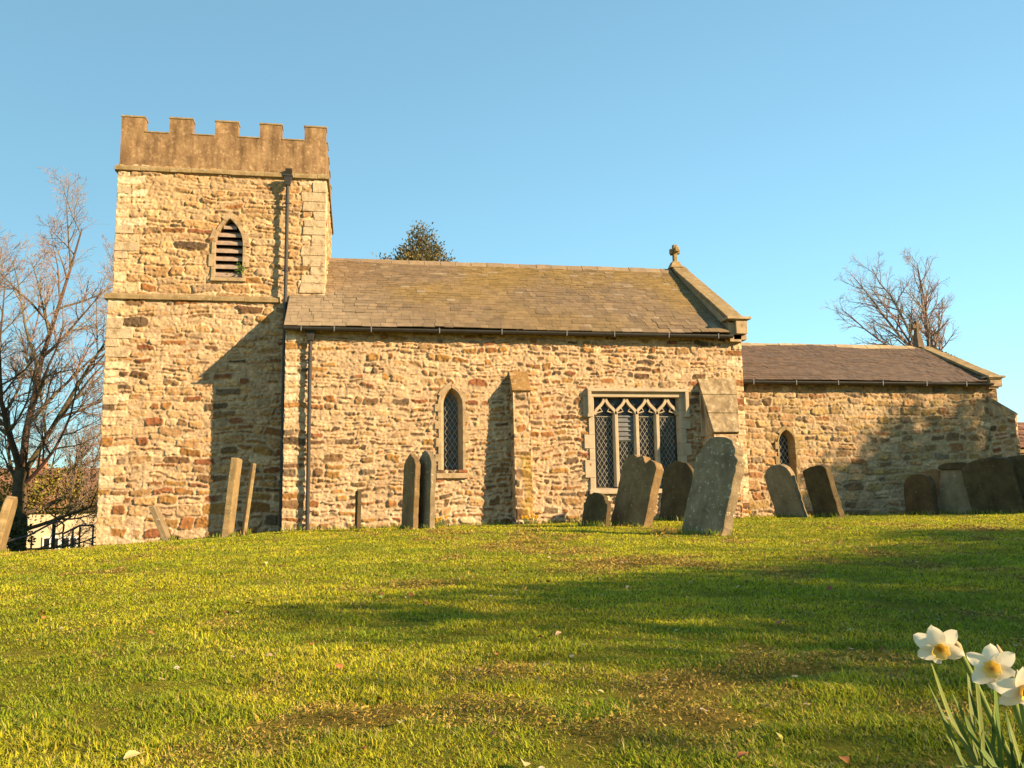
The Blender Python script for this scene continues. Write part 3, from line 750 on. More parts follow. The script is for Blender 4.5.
# ---- buttresses (rubble faces + weathering slabs)
def buttress(xl, xr, yt, zt, ylip, zlip, ybase, zb, xlr, seed, kw, origin=None, rz=0.0, weather=None, over=.05, stain=False):
    """rubble buttress: a sloping slab from the wall (yt, zt) to its lip (ylip, zlip), body battering out to ybase at the foot
    xl..xr at the wall, xl..xlr at the lip; local y is negative outwards"""
    V = []; Q = []; C = []; base = 0
    def add_face(p00, p10, p01, p11, nrm, sd_, res=.022):
        nonlocal base
        p00, p10, p01, p11 = [np.array(p, float) for p in (p00, p10, p01, p11)]
        W = np.linalg.norm(p10-p00); H = np.linalg.norm(p01-p00)
        nu = max(3, int(W/res)); nvv = max(3, int(H/res))
        a = np.linspace(0, 1, nu); b = np.linspace(0, 1, nvv); A, B = np.meshgrid(a, b)
        hh, cc = stone_field(A*W, B*H, sd_, W, H, **kw)
        hh[:, 0] = 0; hh[:, -1] = 0
        if stain:                      # yellow lichen up the lower right of the buttress
            k = sstep(2.0, 1.5, B*H+(fbm(A*W*4, B*H*4, 5, 3)-.5)*.8)*sstep(.30, .55, A+(fbm(A*W*5, B*H*3, 6, 3)-.5)*1.3)
            if nrm[1] < -.5: cc = cc*(1-.62*k[..., None])+np.array((.26, .16, .022))*(.75+.5*fbm(A*W*9, B*H*9, 7, 3))[..., None]*.62*k[..., None]
        P = (p00*(1-A[..., None])+p10*A[..., None])*(1-B[..., None])+(p01*(1-A[..., None])+p11*A[..., None])*B[..., None]+np.array(nrm)*hh[..., None]
        idx = np.arange(nu*nvv).reshape(nvv, nu)+base
        V.append(P.reshape(-1, 3)); C.append(cc.reshape(-1, 3)); Q.append(np.stack([idx[:-1, :-1], idx[:-1, 1:], idx[1:, 1:], idx[1:, :-1]], -1).reshape(-1, 4)); base += nu*nvv
    yl = ylip+over; zl = zlip-.05
    add_face((xl, ybase, zb), (xlr, ybase, zb), (xl, yl, zl), (xlr, yl, zl), (0, -1, 0), seed)
    add_face((xl, .05, zb), (xl, ybase, zb), (xl, .05, zl), (xl, yl, zl), (-1, 0, 0), seed+1)
    add_face((xlr, ybase, zb), (xr, .05, zb), (xlr, yl, zl), (xr, .05, zl), (1, 0, 0), seed+2)
    add_face((xl, yl, zl), (xl, .05, zl), (xl, yl+.02, zl+.06), (xl, .05, zt-.03), (-1, 0, 0), seed+3)
    add_face((xr, .05, zl), (xlr, yl, zl), (xr, .05, zt-.03), (xlr, yl+.02, zl+.06), (1, 0, 0), seed+4)
    me = fast_mesh('buttress', np.concatenate(V), np.concatenate(Q), None, np.concatenate(C), smooth=True)
    b = link('buttress', me, M['wall'], church, CL if origin is None else tuple(Vector(CL)+Vector(origin)))
    b.rotation_euler = (0, 0, rz)
    w = MB(); t = .09; e = .03
    n = 3 if zt-zlip > .8 else 2
    def L(f): return (xl-e, xr+e+(xlr-xr)*f, .04+(ylip-.04)*f, zt+(zlip-zt)*f)
    for i in range(n):
        a0 = L(i/n+.004); a1 = L((i+1)/n-.004)
        dd = Vector((0, ylip-.04, zlip-zt)).normalized()
        nn = Vector((0, -abs(dd.z), abs(dd.y)))
        q = [Vector((a0[0], a0[2], a0[3])), Vector((a0[1], a0[2], a0[3])), Vector((a1[1], a1[2], a1[3])), Vector((a1[0], a1[2], a1[3]))]
        w.hexa([p-nn*t for p in (q[3], q[2], q[1], q[0])]+[q[3], q[2], q[1], q[0]])
    w.build('weathering_slab', weather or M['weathering'], b, (0, 0, 0), bevel=.01)
    return b
kw_b = dict(course=(0.14, 0.22), length=(0.16, 0.36), pwarm=lambda u, v: .45, prot=.03, slake=.40)
buttress(3.64, 4.04, 0, 4.36, -.42, 3.80, -.56, 0.4, 4.04, 71, kw_b, weather=M['orange_stone'], stain=True)
buttress(8.46, 9.45, 0, 4.25, -.88, 2.76, -.86, 0.4, 9.06, 81, kw_b)
buttress(-.22, .22, 0, 3.92, -.62, 3.40, -.60, 0.3, .22, 91, kw_b, origin=(17.46, 1.02, 0), rz=rad(45))

# ---- windows
def block_ring(path, wid, y0, y1, seed, mat, name, jit=.05, blk=.27, splay=0.0):
    """dressed blocks following the opening outline; every block a prism with its own outer edge"""
    rg = random.Random(seed); mb = MB()
    P = [Vector(p) for p in path]
    seg = [0.0]
    for a, b in zip(P[:-1], P[1:]): seg.append(seg[-1]+(b-a).length)
    def pt(s):
        for i in range(len(P)-1):
            if s <= seg[i+1]+1e-9:
                f = (s-seg[i])/max(1e-9, seg[i+1]-seg[i]); d = (P[i+1]-P[i]).normalized()
                return P[i]+(P[i+1]-P[i])*f, Vector((-d.y, d.x))
        d = (P[-1]-P[-2]).normalized(); return P[-1], Vector((-d.y, d.x))
    half = seg[-1]/2
    for side in (0, 1):
        s = 0.0; k_ = 0
        while s < half-.001:
            e = min(half, s+blk*rg.uniform(.75, 1.25))
            if half-e < .1: e = half
            w = wid+(jit if k_ % 2 else -jit)*rg.uniform(.6, 1.2)
            ins = []; outs = []; deep = []
            m = 4
            for i in range(m+1):
                ss = s+.002+(e-s-.004)*i/m
                q, nn = pt(ss if side == 0 else seg[-1]-ss)
                ins.append((q.x, q.y)); dp = q-nn*splay
                if e == half and i == m: dp = Vector((P[len(P)//2].x, q.y-splay*1.25))
                deep.append((dp.x, dp.y))
                oo = q+nn*w
                if e == half and i == m: oo = Vector((P[len(P)//2].x, q.y+w*1.25))
                outs.append((oo.x, oo.y))
            ya = y0+rg.uniform(-.008, .006); fp = ins+outs[::-1]; bp = deep+outs[::-1]; nn_ = len(fp)
            mb.add([(a_, ya, b_) for a_, b_ in fp]+[(a_, y1, b_) for a_, b_ in bp], [tuple(range(nn_)), tuple(range(2*nn_-1, nn_-1, -1))]+[(j_, j_+nn_, (j_+1) % nn_+nn_, (j_+1) % nn_) for j_ in range(nn_)])
            s = e; k_ += 1
    return mb.build(name, mat, church, CL, bevel=.006)

def clip_lines(poly, slope, gap, mk):
    """diagonal strips clipped to a polygon in (x,z)"""
    P = np.array(poly); x0, z0 = P.min(0); x1, z1 = P.max(0)
    for sg in (1, -1):
        L = (x1-x0)*slope+(z1-z0); c = -L
        while c < L*2:
            xs = np.linspace(x0, x1, 160); zs = z0+c+sg*slope*(xs-x0)
            ins = in_poly(xs, zs, poly)
            i = 0
            while i < len(xs):
                if ins[i]:
                    j = i
                    while j+1 < len(xs) and ins[j+1]: j += 1
                    if j-i > 1: mk((xs[i], zs[i]), (xs[j], zs[j]))
                    i = j+1
                else: i += 1
            c += gap
def lattice(poly, y, par, slope=1.6, gap=.19, r=.0055, name='wire_guard', mat=None):
    mb = MB(); kk = [0]
    def mk(a, b):
        kk[0] += 1; yy = y+(.004 if kk[0] % 2 else 0)
        mb.tube([(a[0], yy, a[1]), (b[0], yy, b[1])], r, 4)
    clip_lines(poly, slope, gap, mk)
    return mb.build(name, mat or M['wire'], par, (0, 0, 0))

def lancet(sp, y, wid, depth, seed, mat, splay=.1):
    path = arch(**sp)
    w = block_ring(path, wid, y-.035, y+depth, seed, mat, 'lancet_window', jit=.04, blk=.22, splay=splay)
    big = arch(**sp, grow=.03-splay)
    MB().prism(big, y+depth-.03, y+depth-.01).build('window_glass', M['glass'], w, (0, 0, 0))
    inner = arch(**sp, grow=-.010-splay)
    lattice(inner, y+depth-.075, w)
    x0 = sp['x']-sp['w']/2; x1 = sp['x']+sp['w']/2
    z = sp['z0']
    MB().hexa([(x0-wid-.02, y-.07, z-.20), (x1+wid+.02, y-.07, z-.20), (x1+wid+.02, y+depth, z-.20), (x0-wid-.02, y+depth, z-.20),
               (x0-wid-.02, y-.07, z-.09), (x1+wid+.02, y-.07, z-.09), (x1+wid+.02, y+depth, z-.001), (x0-wid-.02, y+depth, z-.001)]).build('window_sill', mat, w, (0, 0, 0), bevel=.01)
    return w
lancet(LAN, 0.0, .10, .30, 7, M['dressed'], .10)
lancet(CLAN, 0.90, .08, .26, 8, M['coping'], .085)

# belfry opening with sloping louvres
bw = block_ring(arch(**BEL), .12, UY0-.04, UY0+.34, 9, M['dressed'], 'belfry_window')
MB().prism(arch(**BEL, grow=.02), UY0+.33, UY0+.35).build('dark_opening', M['void'], bw, (0, 0, 0))
for i in range(7):
    z = 6.83+i*.205
    half = BEL['w']/2+.02
    if z+.1 > BEL['zs']:
        ol = arch(**BEL); hw = 0
        for xx in np.linspace(0, .4, 80):
            if in_poly(np.array([BEL['x']+xx]), np.array([z+.12]), ol)[0]: hw = xx
        half = hw+.03
    if half < .08: continue
    x = BEL['x']
    MB().hexa([(x-half, UY0+.05, z), (x+half, UY0+.05, z), (x+half, UY0+.28, z+.16), (x-half, UY0+.28, z+.16),
               (x-half, UY0+.05, z+.075), (x+half, UY0+.05, z+.075), (x+half, UY0+.28, z+.215), (x-half, UY0+.28, z+.215)]).build('louvre', M['louvre'], bw, (0, 0, 0), bevel=.006)
MB().box(BEL['x']-.42, BEL['x']+.42, UY0-.07, UY0+.3, 6.70, 6.795).build('window_sill', M['dressed'], bw, (0, 0, 0), bevel=.01)

# four light mullioned window
fx0, fx1, fz0, fz1 = MW['x0'], MW['x1'], MW['z0'], MW['z1']
fr = MB(); rg = random.Random(12)
for side, xa in ((-1, fx0), (1, fx1)):
    z = fz0-.16; kk = 0
    while z < fz1-.001:
        e = min(z+rg.uniform(.28, .5), fz1)
        if fz1-e < .15: e = fz1
        w = .13+(.12 if kk % 2 else 0)
        xo = xa+side*w
        # splayed reveal: wide at the wall face, narrow at the glass
        a = xa+side*.001; inn = xa-side*.06
        ys = rg.uniform(-.004, .004)-.035
        fr.hexa([(xo, ys, z+.002), (a, ys, z+.002), (inn, .16, z+.002), (xo, .26, z+.002), (xo, ys, e-.002), (a, ys, e-.002), (inn, .16, e-.002), (xo, .26, e-.002)])
        z = e; kk += 1
fr.box(fx0-.11, fx1+.11, -.030, .26, fz1+.002, fz1+.13)
mw = fr.build('mullioned_window', M['pale_dressed'], church, CL, bevel=.006)
MB().hexa([(fx0-.16, -.08, fz0-.17), (fx1+.16, -.08, fz0-.17), (fx1+.16, .25, fz0-.17), (fx0-.16, .25, fz0-.17),
           (fx0-.16, -.08, fz0-.07), (fx1+.16, -.08, fz0-.07), (fx1+.16, .25, fz0-.002), (fx0-.16, .25, fz0-.002)]).build('window_sill', M['pale_dressed'], mw, (0, 0, 0), bevel=.01)
hm = MB()
hz = fz1+.10
hm.prism_x([(.0, hz), (-.13, hz+.03), (-.13, hz+.07), (.0, hz+.13)], fx0-.16, fx1+.20)
for xs in (fx0-.16, fx1+.11):
    hm.hexa([(xs, -.125, hz-.52), (xs+.09, -.125, hz-.52), (xs+.09, .0, hz-.52), (xs, .0, hz-.52), (xs, -.128, hz+.029), (xs+.09, -.128, hz+.029), (xs+.09, .0, hz+.029), (xs, .0, hz+.029)])
    hm.box(xs-.02, xs+.11, -.14, .0, hz-.60, hz-.522)
hm.build('hood_mould', M['pale_dressed'], mw, (0, 0, 0), bevel=.008)
ix0, ix1 = fx0+.05, fx1-.05
lw = (ix1-ix0)/4
zs = 3.28
for i in (1, 2, 3):
    x = ix0+lw*i
    # moulded mullion, chamfered to the front
    vs = []
    prof = [(-.064, .19), (-.064, .10), (-.030, .03), (.030, .03), (.064, .10), (.064, .19)]
    n = len(prof)
    MB().add([(x+a, b, fz0-.003) for a, b in prof]+[(x+a, b, zs) for a, b in prof],
             [(j, (j+1) % n, (j+1) % n+n, j+n) for j in range(n)]+[tuple(range(n)), tuple(range(n, 2*n))]).build('mullion', M['pale_dressed'], mw, (0, 0, 0))
def bez(p0, p1, p2, p3, n=10):
    out = []
    for i in range(n+1):
        t = i/n; u = 1-t
        out.append(tuple(u**3*a+3*u*u*t*b+3*u*t*t*c+t**3*d for a, b, c, d in zip(p0, p1, p2, p3)))
    return out
for i in range(4):
    xc = ix0+lw*(i+.5); hw = lw/2; za = fz1-.02
    tr = MB()
    for sg in (-1, 1):
        pts = bez((xc+sg*hw, zs-.01), (xc+sg*hw*.95, zs+.17), (xc+sg*hw*.25, zs+.17), (xc+sg*.012, za))
        tr.ribbon(pts, .072, .045, .17)
        # inner cusp
        q = pts[5]; r_ = pts[3]
        tr.ribbon([(xc+sg*(hw-.035), zs+.03), (q[0]-sg*.09, q[1]-.10), (q[0]-sg*.03, q[1]-.01)], .028, .08, .15)
    tr.build('tracery', M['pale_dressed'], mw, (0, 0, 0), bevel=.006)
    x0_, x1_ = xc-hw, xc+hw
    MB().box(x0_+.001, x1_-.001, .185, .2, fz0-.01, fz1+.01).build('window_glass', M['glass'], mw, (0, 0, 0))
    z_hi = zs-.05
    if i == 1:
        z_hi = 2.62
        vb = MB().box(x0_+.055, x1_-.055, .150, .180, 2.63, zs-.03)
        v_ = vb.build('ventilator', M['lead'], mw, (0, 0, 0))
        for j in range(6):
            z = 2.64+j*.115
            mw_slat = MB().hexa([(x0_+.055, .115, z), (x1_-.055, .115, z), (x1_-.055, .149, z+.02), (x0_+.055, .149, z+.02), (x0_+.055, .115, z+.018), (x1_-.055, .115, z+.018), (x1_-.055, .149, z+.045), (x0_+.055, .149, z+.045)])
            mw_slat.build('ventilator_bar', M['lead'], mw, (0, 0, 0))
    lattice([(x0_+.06, fz0), (x1_-.06, fz0), (x1_-.06, z_hi), (x0_+.06, z_hi)], .165, mw, slope=1.6, gap=.18, r=.005)
    MB().tube([(x0_+.05, .155, z_hi), (x1_-.05, .155, z_hi)], .009, 5).build('saddle_bar', M['wire'], mw, (0, 0, 0))
# ------------------------------------------------------------------ gravestones
def gmat(name, c1, c2, c3, lichen, amount=.58):
    m, nt, b, L = new_mat(name)
    n = noise_tex(nt, 3.5, 7, 0.7); r = ramp(nt, [(0.3, c1), (0.5, c2), (0.72, c3)]); L.new(n.outputs[0], r.inputs[0])
    # vertical rain streaks
    tc = node(nt, 'ShaderNodeTexCoord'); mp = node(nt, 'ShaderNodeMapping'); mp.inputs['Scale'].default_value = (6, 6, 1.6)
    L.new(tc.outputs['Object'], mp.inputs[0]); ns = node(nt, 'ShaderNodeTexNoise'); ns.inputs['Scale'].default_value = 1.5; ns.inputs['Detail'].default_value = 4
    L.new(mp.outputs[0], ns.inputs['Vector']); rs_ = ramp(nt, [(0.3, (.80, .80, .78)), (0.7, (1.12, 1.12, 1.12))]); L.new(ns.outputs[0], rs_.inputs[0])
    col = mul(nt, r.outputs[0], rs_.outputs[0])
    n3 = noise_tex(nt, 17, 5, 0.62); r3 = ramp(nt, [(amount, (0, 0, 0)), (amount+.05, (1, 1, 1))]); L.new(n3.outputs[0], r3.inputs[0])
    L.new(mixc(nt, r3.outputs[0], col, lichen), b.inputs['Base Color'])
    b.inputs['Roughness'].default_value = .93; b.inputs['Specular IOR Level'].default_value = .15
    n2 = noise_tex(nt, 22, 6, 0.72); bump(nt, b, n2.outputs[0], .75, .018)
    return m
G = {
 'grey': gmat('lichened_gravestone', (0.104, 0.077, 0.046), (0.172, 0.131, 0.078), (0.24, 0.185, 0.111), (0.352, 0.308, 0.222), .60),
 'brown': gmat('brown_gravestone', (0.096, 0.06, 0.028), (0.152, 0.099, 0.047), (0.216, 0.146, 0.07), (0.304, 0.239, 0.148), .63),
 'dark': gmat('mossy_gravestone', (0.04, 0.029, 0.015), (0.068, 0.049, 0.024), (0.104, 0.077, 0.037), (0.16, 0.127, 0.067), .64),
 'gold': gmat('ochre_gravestone', (0.16, 0.108, 0.052), (0.232, 0.162, 0.078), (0.296, 0.212, 0.107), (0.264, 0.231, 0.155), .60),
 'pale': gmat('pale_gravestone', (0.136, 0.1, 0.059), (0.2, 0.15, 0.089), (0.256, 0.196, 0.118), (0.336, 0.277, 0.192), .63),
}
def outline(shape, w, h, rg):
    a = w/2; P = []
    if shape == 'round':
        P = [(-a, 0), (-a, h-a*.8)]+[(-a*math.cos(math.pi*i/12), h-a*.8+a*.8*math.sin(math.pi*i/12)) for i in range(1, 12)]+[(a, h-a*.8), (a, 0)]
    elif shape == 'arc':
        P = [(-a, 0), (-a, h-a*.35)]+[(-a*math.cos(math.pi*i/10), h-a*.35+a*.35*math.sin(math.pi*i/10)) for i in range(1, 10)]+[(a, h-a*.35), (a, 0)]
    elif shape == 'shoulder':
        P = [(-a, 0), (-a, h-a*.75), (-a*.82, h-a*.62), (-a*.80, h-a*.5)]+[(-a*.78*math.cos(math.pi*i/12), h-a*.5+a*.5*math.sin(math.pi*i/12)) for i in range(1, 12)]+[(a*.80, h-a*.5), (a*.82, h-a*.62), (a, h-a*.75), (a, 0)]
    elif shape == 'point':
        P = [(-a, 0), (-a, h-a*.8), (-a*.7, h-a*.42), (0, h), (a*.7, h-a*.42), (a, h-a*.8), (a, 0)]
    elif shape == 'broken':
        P = [(-a, 0), (-a, h*.88), (-a*.8, h*.97), (-a*.45, h), (-a*.2, h*.955), (a*.1, h*.99), (a*.3, h*.90), (a*.55, h*.955), (a*.85, h*.93), (a, h*.86), (a, 0)]
    elif shape == 'flat':
        P = [(-a, 0), (-a, h*.985), (-a*.9, h), (a*.9, h), (a, h*.985), (a, 0)]
    elif shape == 'taper':
        P = [(-a, 0), (-a*.62, h), (a*.62, h), (a, 0)]
    # resample and roughen
    out = []
    for i in range(len(P)-1):
        p, q = P[i], P[i+1]; L_ = math.hypot(q[0]-p[0], q[1]-p[1]); n = max(1, int(L_/.09))
        for k in range(n):
            f = k/n; out.append((p[0]+(q[0]-p[0])*f+rg.uniform(-.011, .011), p[1]+(q[1]-p[1])*f+rg.uniform(-.011, .011)))
    out.append(P[-1])
    return out
def gravestone(label, x, y, w, h, t, yaw, lean, shape, mat, seed, cap=False, group=None, name='gravestone'):
    """yaw turns the face from due south towards the west; lean = how far the top is off plumb, in world x and y"""
    rg = random.Random(seed)
    P = [(a, b-.35 if b <= 0.0 else b) for a, b in outline(shape, w, h, rg)]
    mb = MB().prism(P, -t/2, t/2)
    o = mb.build(name, G[mat], None, (x, y, gz(x, y)-.02), bevel=.014)
    d = Vector((lean[0], lean[1], 0)); q = Quaternion((0, 0, 1), rad(yaw))
    if d.length > 1e-6:
        q = Quaternion((-d.y, d.x, 0), math.atan(d.length)) @ q
    o.rotation_mode = 'QUATERNION'; o.rotation_quaternion = q
    tag(o, label, 'gravestone', group)
    if cap:
        c = MB().prism([(-w*.35, h+.001), (-w*.37, h+.05), (-w*.33, h+.11), (-w*.18, h+.16), (w*.18, h+.16), (w*.33, h+.11), (w*.37, h+.05), (w*.35, h+.001)], -t*.75, t*.75)
        c.build('cap', G['dark'], o, (0, 0, 0), bevel=.012)
    return o
GS = 'gravestones standing in the churchyard'
gravestone('ochre round topped gravestone leaning at the far left by the bare tree', -7.62, .0, .74, 1.30, .17, -80, (.20, .0), 'round', 'gold', 1, group=GS)
gravestone('short slanting gravestone seen edge on, tilted left against the tower foot', -3.70, -2.0, .30, .80, .10, -98, (-.46, .05), 'flat', 'pale', 2, group=GS)
gravestone('tall narrow ochre gravestone seen edge on, left one of two at the shaded tower wall', -2.50, -2.6, .36, 1.58, .135, -99, (.085, .02), 'flat', 'gold', 3, group=GS)
gravestone('slimmer tall gravestone with sunlit edge, close to the tower downpipe', -2.22, -2.4, .42, 1.46, .07, -78, (.11, .02), 'flat', 'gold', 4, group=GS)
gravestone('thin low stone stump against the nave wall beneath its plain stonework', .02, -2.0, .15, .84, .09, -70, (.02, 0), 'flat', 'dark', 5, group=GS)
gravestone('pointed dark gravestone, left of the close pair before the lancet window', 0.98, -4.0, .58, 1.46, .11, -71, (.04, 0), 'point', 'brown', 6, group=GS)
gravestone('pointed dark gravestone, right of the close pair and slightly taller', 1.27, -4.1, .60, 1.52, .11, -70, (.03, 0), 'point', 'grey', 7, group=GS)
gravestone('smallest dark gravestone with lichen and a pointed shoulder, left of the broken stone', 4.35, -4.9, .54, .63, .13, -50, (.10, -.02), 'shoulder', 'dark', 8, group=GS)
gravestone('leaning gravestone with a broken jagged top under the mullioned window', 4.98, -5.0, .86, 1.36, .21, -62, (.24, -.06), 'broken', 'brown', 9, group=GS)
gravestone('dark round topped gravestone below the right light of the mullioned window', 7.03, -1.8, .80, 1.38, .14, -55, (.13, -.02), 'round', 'dark', 10, group=GS)
gravestone('biggest gravestone, grey with white lichen, tilted right in front of the buttress', 5.26, -7.9, .88, 1.56, .19, -68, (.25, -.06), 'shoulder', 'grey', 11, group=GS)
gravestone('grey round topped gravestone tilted left below the chancel lancet', 9.86, -1.8, .72, 1.28, .15, -62, (-.26, .05), 'round', 'pale', 12, group=GS)
gravestone('dark flat arched gravestone tilted left, beside the grey one at the chancel', 10.34, -2.6, .68, 1.20, .17, -70, (-.22, .05), 'arc', 'dark', 13, group=GS)
gravestone('dark upright gravestone at the left end of the shaded right hand group', 13.0, -2.0, .78, .98, .15, -72, (.0, .02), 'round', 'dark', 14, group=GS)
gravestone('narrow brown gravestone squeezed beside the tapered capped stone', 13.78, -1.4, .55, 1.12, .16, -60, (.03, .0), 'arc', 'brown', 15, group=GS)
gravestone('tapered pale gravestone with a dark rounded cap in the right hand group', 13.85, -2.2, 1.0, 1.06, .26, -50, (.0, .0), 'taper', 'pale', 16, cap=True, group=GS)
gravestone('large blackish gravestone with mossy top leaning left near the right edge', 14.30, -2.95, 1.05, 1.30, .2, -50, (-.22, .02), 'arc', 'dark', 17, group=GS)
gravestone('massive blackish gravestone cut by the right edge of the photo', 14.95, -3.15, 1.25, 1.36, .22, -48, (-.14, .02), 'arc', 'dark', 18, group=GS)

# ------------------------------------------------------------------ trees and shrubs
def tubes_np(lines, sides):
    """lines: list of (points, radii, colour); one mesh of tapered tubes"""
    V = []; Q = []; C = []; base = 0
    by = {}
    for P, R_, c in lines: by.setdefault(len(P), []).append((P, R_, c))
    for k, L in by.items():
        P = np.array([l[0] for l in L], float); R_ = np.array([l[1] for l in L], float); c = np.array([l[2] for l in L], float)
        T = np.empty_like(P); T[:, 1:-1] = P[:, 2:]-P[:, :-2]; T[:, 0] = P[:, 1]-P[:, 0]; T[:, -1] = P[:, -1]-P[:, -2]
        T /= np.linalg.norm(T, axis=2, keepdims=True)+1e-9
        up = np.where(np.abs(T[:, :1, 2:3]) > .9, np.array((1.0, 0, 0)), np.array((0, 0, 1.0)))
        A = np.cross(T, np.broadcast_to(up, T.shape)); A /= np.linalg.norm(A, axis=2, keepdims=True)+1e-9
        B = np.cross(T, A)
        ang = np.arange(sides)*2*np.pi/sides
        ring = P[:, :, None]+(A[:, :, None]*np.cos(ang)[:, None]+B[:, :, None]*np.sin(ang)[:, None])*R_[:, :, None, None]
        N = len(L)
        idx = (np.arange(N*k*sides).reshape(N, k, sides))+base
        a = idx[:, :-1]; b = idx[:, 1:]
        q = np.stack([a, np.roll(a, -1, 2), np.roll(b, -1, 2), b], -1)
        V.append(ring.reshape(-1, 3)); Q.append(q.reshape(-1, 4)); C.append(np.repeat(c, k*sides, 0)); base += N*k*sides
    return np.concatenate(V), np.concatenate(Q), np.concatenate(C)
M['bark'] = mat_attr('bark', rough=.95, lo=.6, hi=1.35, scale=6, bstr=.6, bdist=.02, spec=.1)

def bare_tree(label, loc, seed, h_fork, r0, stems, lev, cols, group=None, up=.10, name='bare_tree', lean=(0, 0), rmin=.0055):
    """stems: list of (dir, length); lev: per level dict(n, len, ang, wander, pts)"""
    rg = random.Random(seed)
    root = empty(name, loc); tag(root, label, 'tree', group)
    lines = [[], [], []]           # trunk, limbs, twigs
    def path(p, d, L_, n, wander, upk):
        pts = [p]; d = d.normalized()
        for i in range(n):
            d = (d+Vector((rg.uniform(-1, 1), rg.uniform(-1, 1), rg.uniform(-1, 1)))*wander+Vector((0, 0, upk))).normalized()
            p = p+d*(L_/n); pts.append(p)
        return pts
    def grow(p, d, L_, r, k):
        c = cols[min(k, len(cols)-1)]; c = tuple(x*rg.uniform(.8, 1.2) for x in c)
        last = k >= len(lev)
        n = 7 if k <= 1 else (5 if k == 2 else 3)
        pts = path(p, d, L_, n, .13 if k < 2 else .18, up*(1 if k < 3 else .6))
        rr = [max(rmin*.8, r*(1-.80*i/n)) for i in range(n+1)]
        lines[0 if k == 0 else (1 if k <= 2 else 2)].append(([tuple(q) for q in pts], rr, c))
        if last: return
        q = lev[k]
        nb = max(1, int(q['n']*rg.uniform(.8, 1.2)))
        for i in range(nb):
            f = q.get('t0', .25)+(1-q.get('t0', .25))*(i+rg.random())/nb
            f = min(f, .995); fi = f*n; j = int(fi); fr_ = fi-j
            pp = pts[j].lerp(pts[j+1], fr_); dd = (pts[j+1]-pts[j]).normalized()
            az = rg.uniform(0, 2*math.pi); o_ = dd.orthogonal().normalized(); o_ = Quaternion(dd, az) @ o_
            a = rad(q['ang'])*rg.uniform(.65, 1.3)
            nd = dd*math.cos(a)+o_*math.sin(a)
            ll = q['len']*L_*(1.1-.6*f)*rg.uniform(.7, 1.25)
            grow(pp, nd, ll, max(rmin, min(r*(1-.8*f)*.75, r*.55)), k+1)
    top = Vector((lean[0], lean[1], h_fork))
    n = 6; tp = [Vector((0, 0, -.4)).lerp(top, i/n)+Vector((rg.uniform(-.03, .03), rg.uniform(-.03, .03), 0)) for i in range(n+1)]
    flare = [1.45, 1.12, 1.0, .97, .95, .93, .92]
    lines[0].append(([tuple(q) for q in tp], [r0*f for f in flare], cols[0]))
    for (d, L_, rf, zf) in stems:
        grow(tp[0].lerp(top, zf), Vector(d), L_, r0*rf, 0)
    for nm, ls, s in (('trunk', lines[0], 9), ('branches', lines[1], 5), ('twigs', lines[2], 3)):
        if not ls: continue
        V, Q, C = tubes_np(ls, s)
        link(nm, fast_mesh(nm, V, Q, None, C, smooth=True), M['bark'], root)
    return root
BTX = -12.0
TB = [(.085, .062, .038), (.12, .088, .056), (.20, .14, .10), (.26, .18, .13), (.28, .195, .145)]
big = bare_tree('large bare spreading tree with dark trunk left of the tower', (BTX, 14.0, gz(BTX, 14.0)), 21, 3.2, .215,
    [((.12, 0, 1), 7.4, .50, 1.0), ((-.40, .1, 1), 6.3, .42, .97), ((.50, .1, 1), 6.0, .40, .93), ((-.1, -.4, 1), 5.5, .34, .9), ((.9, .1, .42), 4.6, .33, .62), ((-.9, 0, .40), 4.4, .33, .66), ((.95, -.2, .22), 3.8, .28, .50), ((-.8, -.5, .2), 3.6, .26, .52), ((.7, .6, .5), 4.2, .3, .75), ((-.4, .8, .5), 4.0, .3, .8), ((.8, -.5, .5), 3.8, .28, .85), ((1, .2, .02), 3.0, .20, .36), ((-1, .2, .05), 2.8, .2, .40)],
    [dict(n=12, len=.47, ang=48, t0=.15), dict(n=9, len=.50, ang=46, t0=.15), dict(n=7, len=.56, ang=42, t0=.12), dict(n=4, len=.68, ang=36, t0=.2)], TB, up=.06, rmin=.0045)
big.scale = (1.28, 1.28, 1.28)
bare_tree('bare fan shaped tree showing above the chancel roof', (25.6, 15.0, .4), 23, 6.6, .20,
    [((-.80, 0, .8), 5.4, .45, 1.0), ((-.48, .1, 1), 5.4, .45, 1.0), ((-1.0, .1, .36), 5.0, .36, 1.0), ((-.9, -.3, .62), 4.8, .36, 1.0), ((-.05, 0, 1), 4.9, .5, .96), ((-.22, -.3, 1), 4.9, .4, 1.0), ((.30, .1, 1), 3.4, .45, .97), ((.62, 0, .75), 2.6, .36, .95)],
    [dict(n=11, len=.42, ang=38, t0=.18), dict(n=8, len=.52, ang=42, t0=.15), dict(n=6, len=.58, ang=42, t0=.12)], [(.16, .12, .095), (.20, .15, .118), (.25, .19, .155), (.28, .215, .18)], up=.03, rmin=.0052)

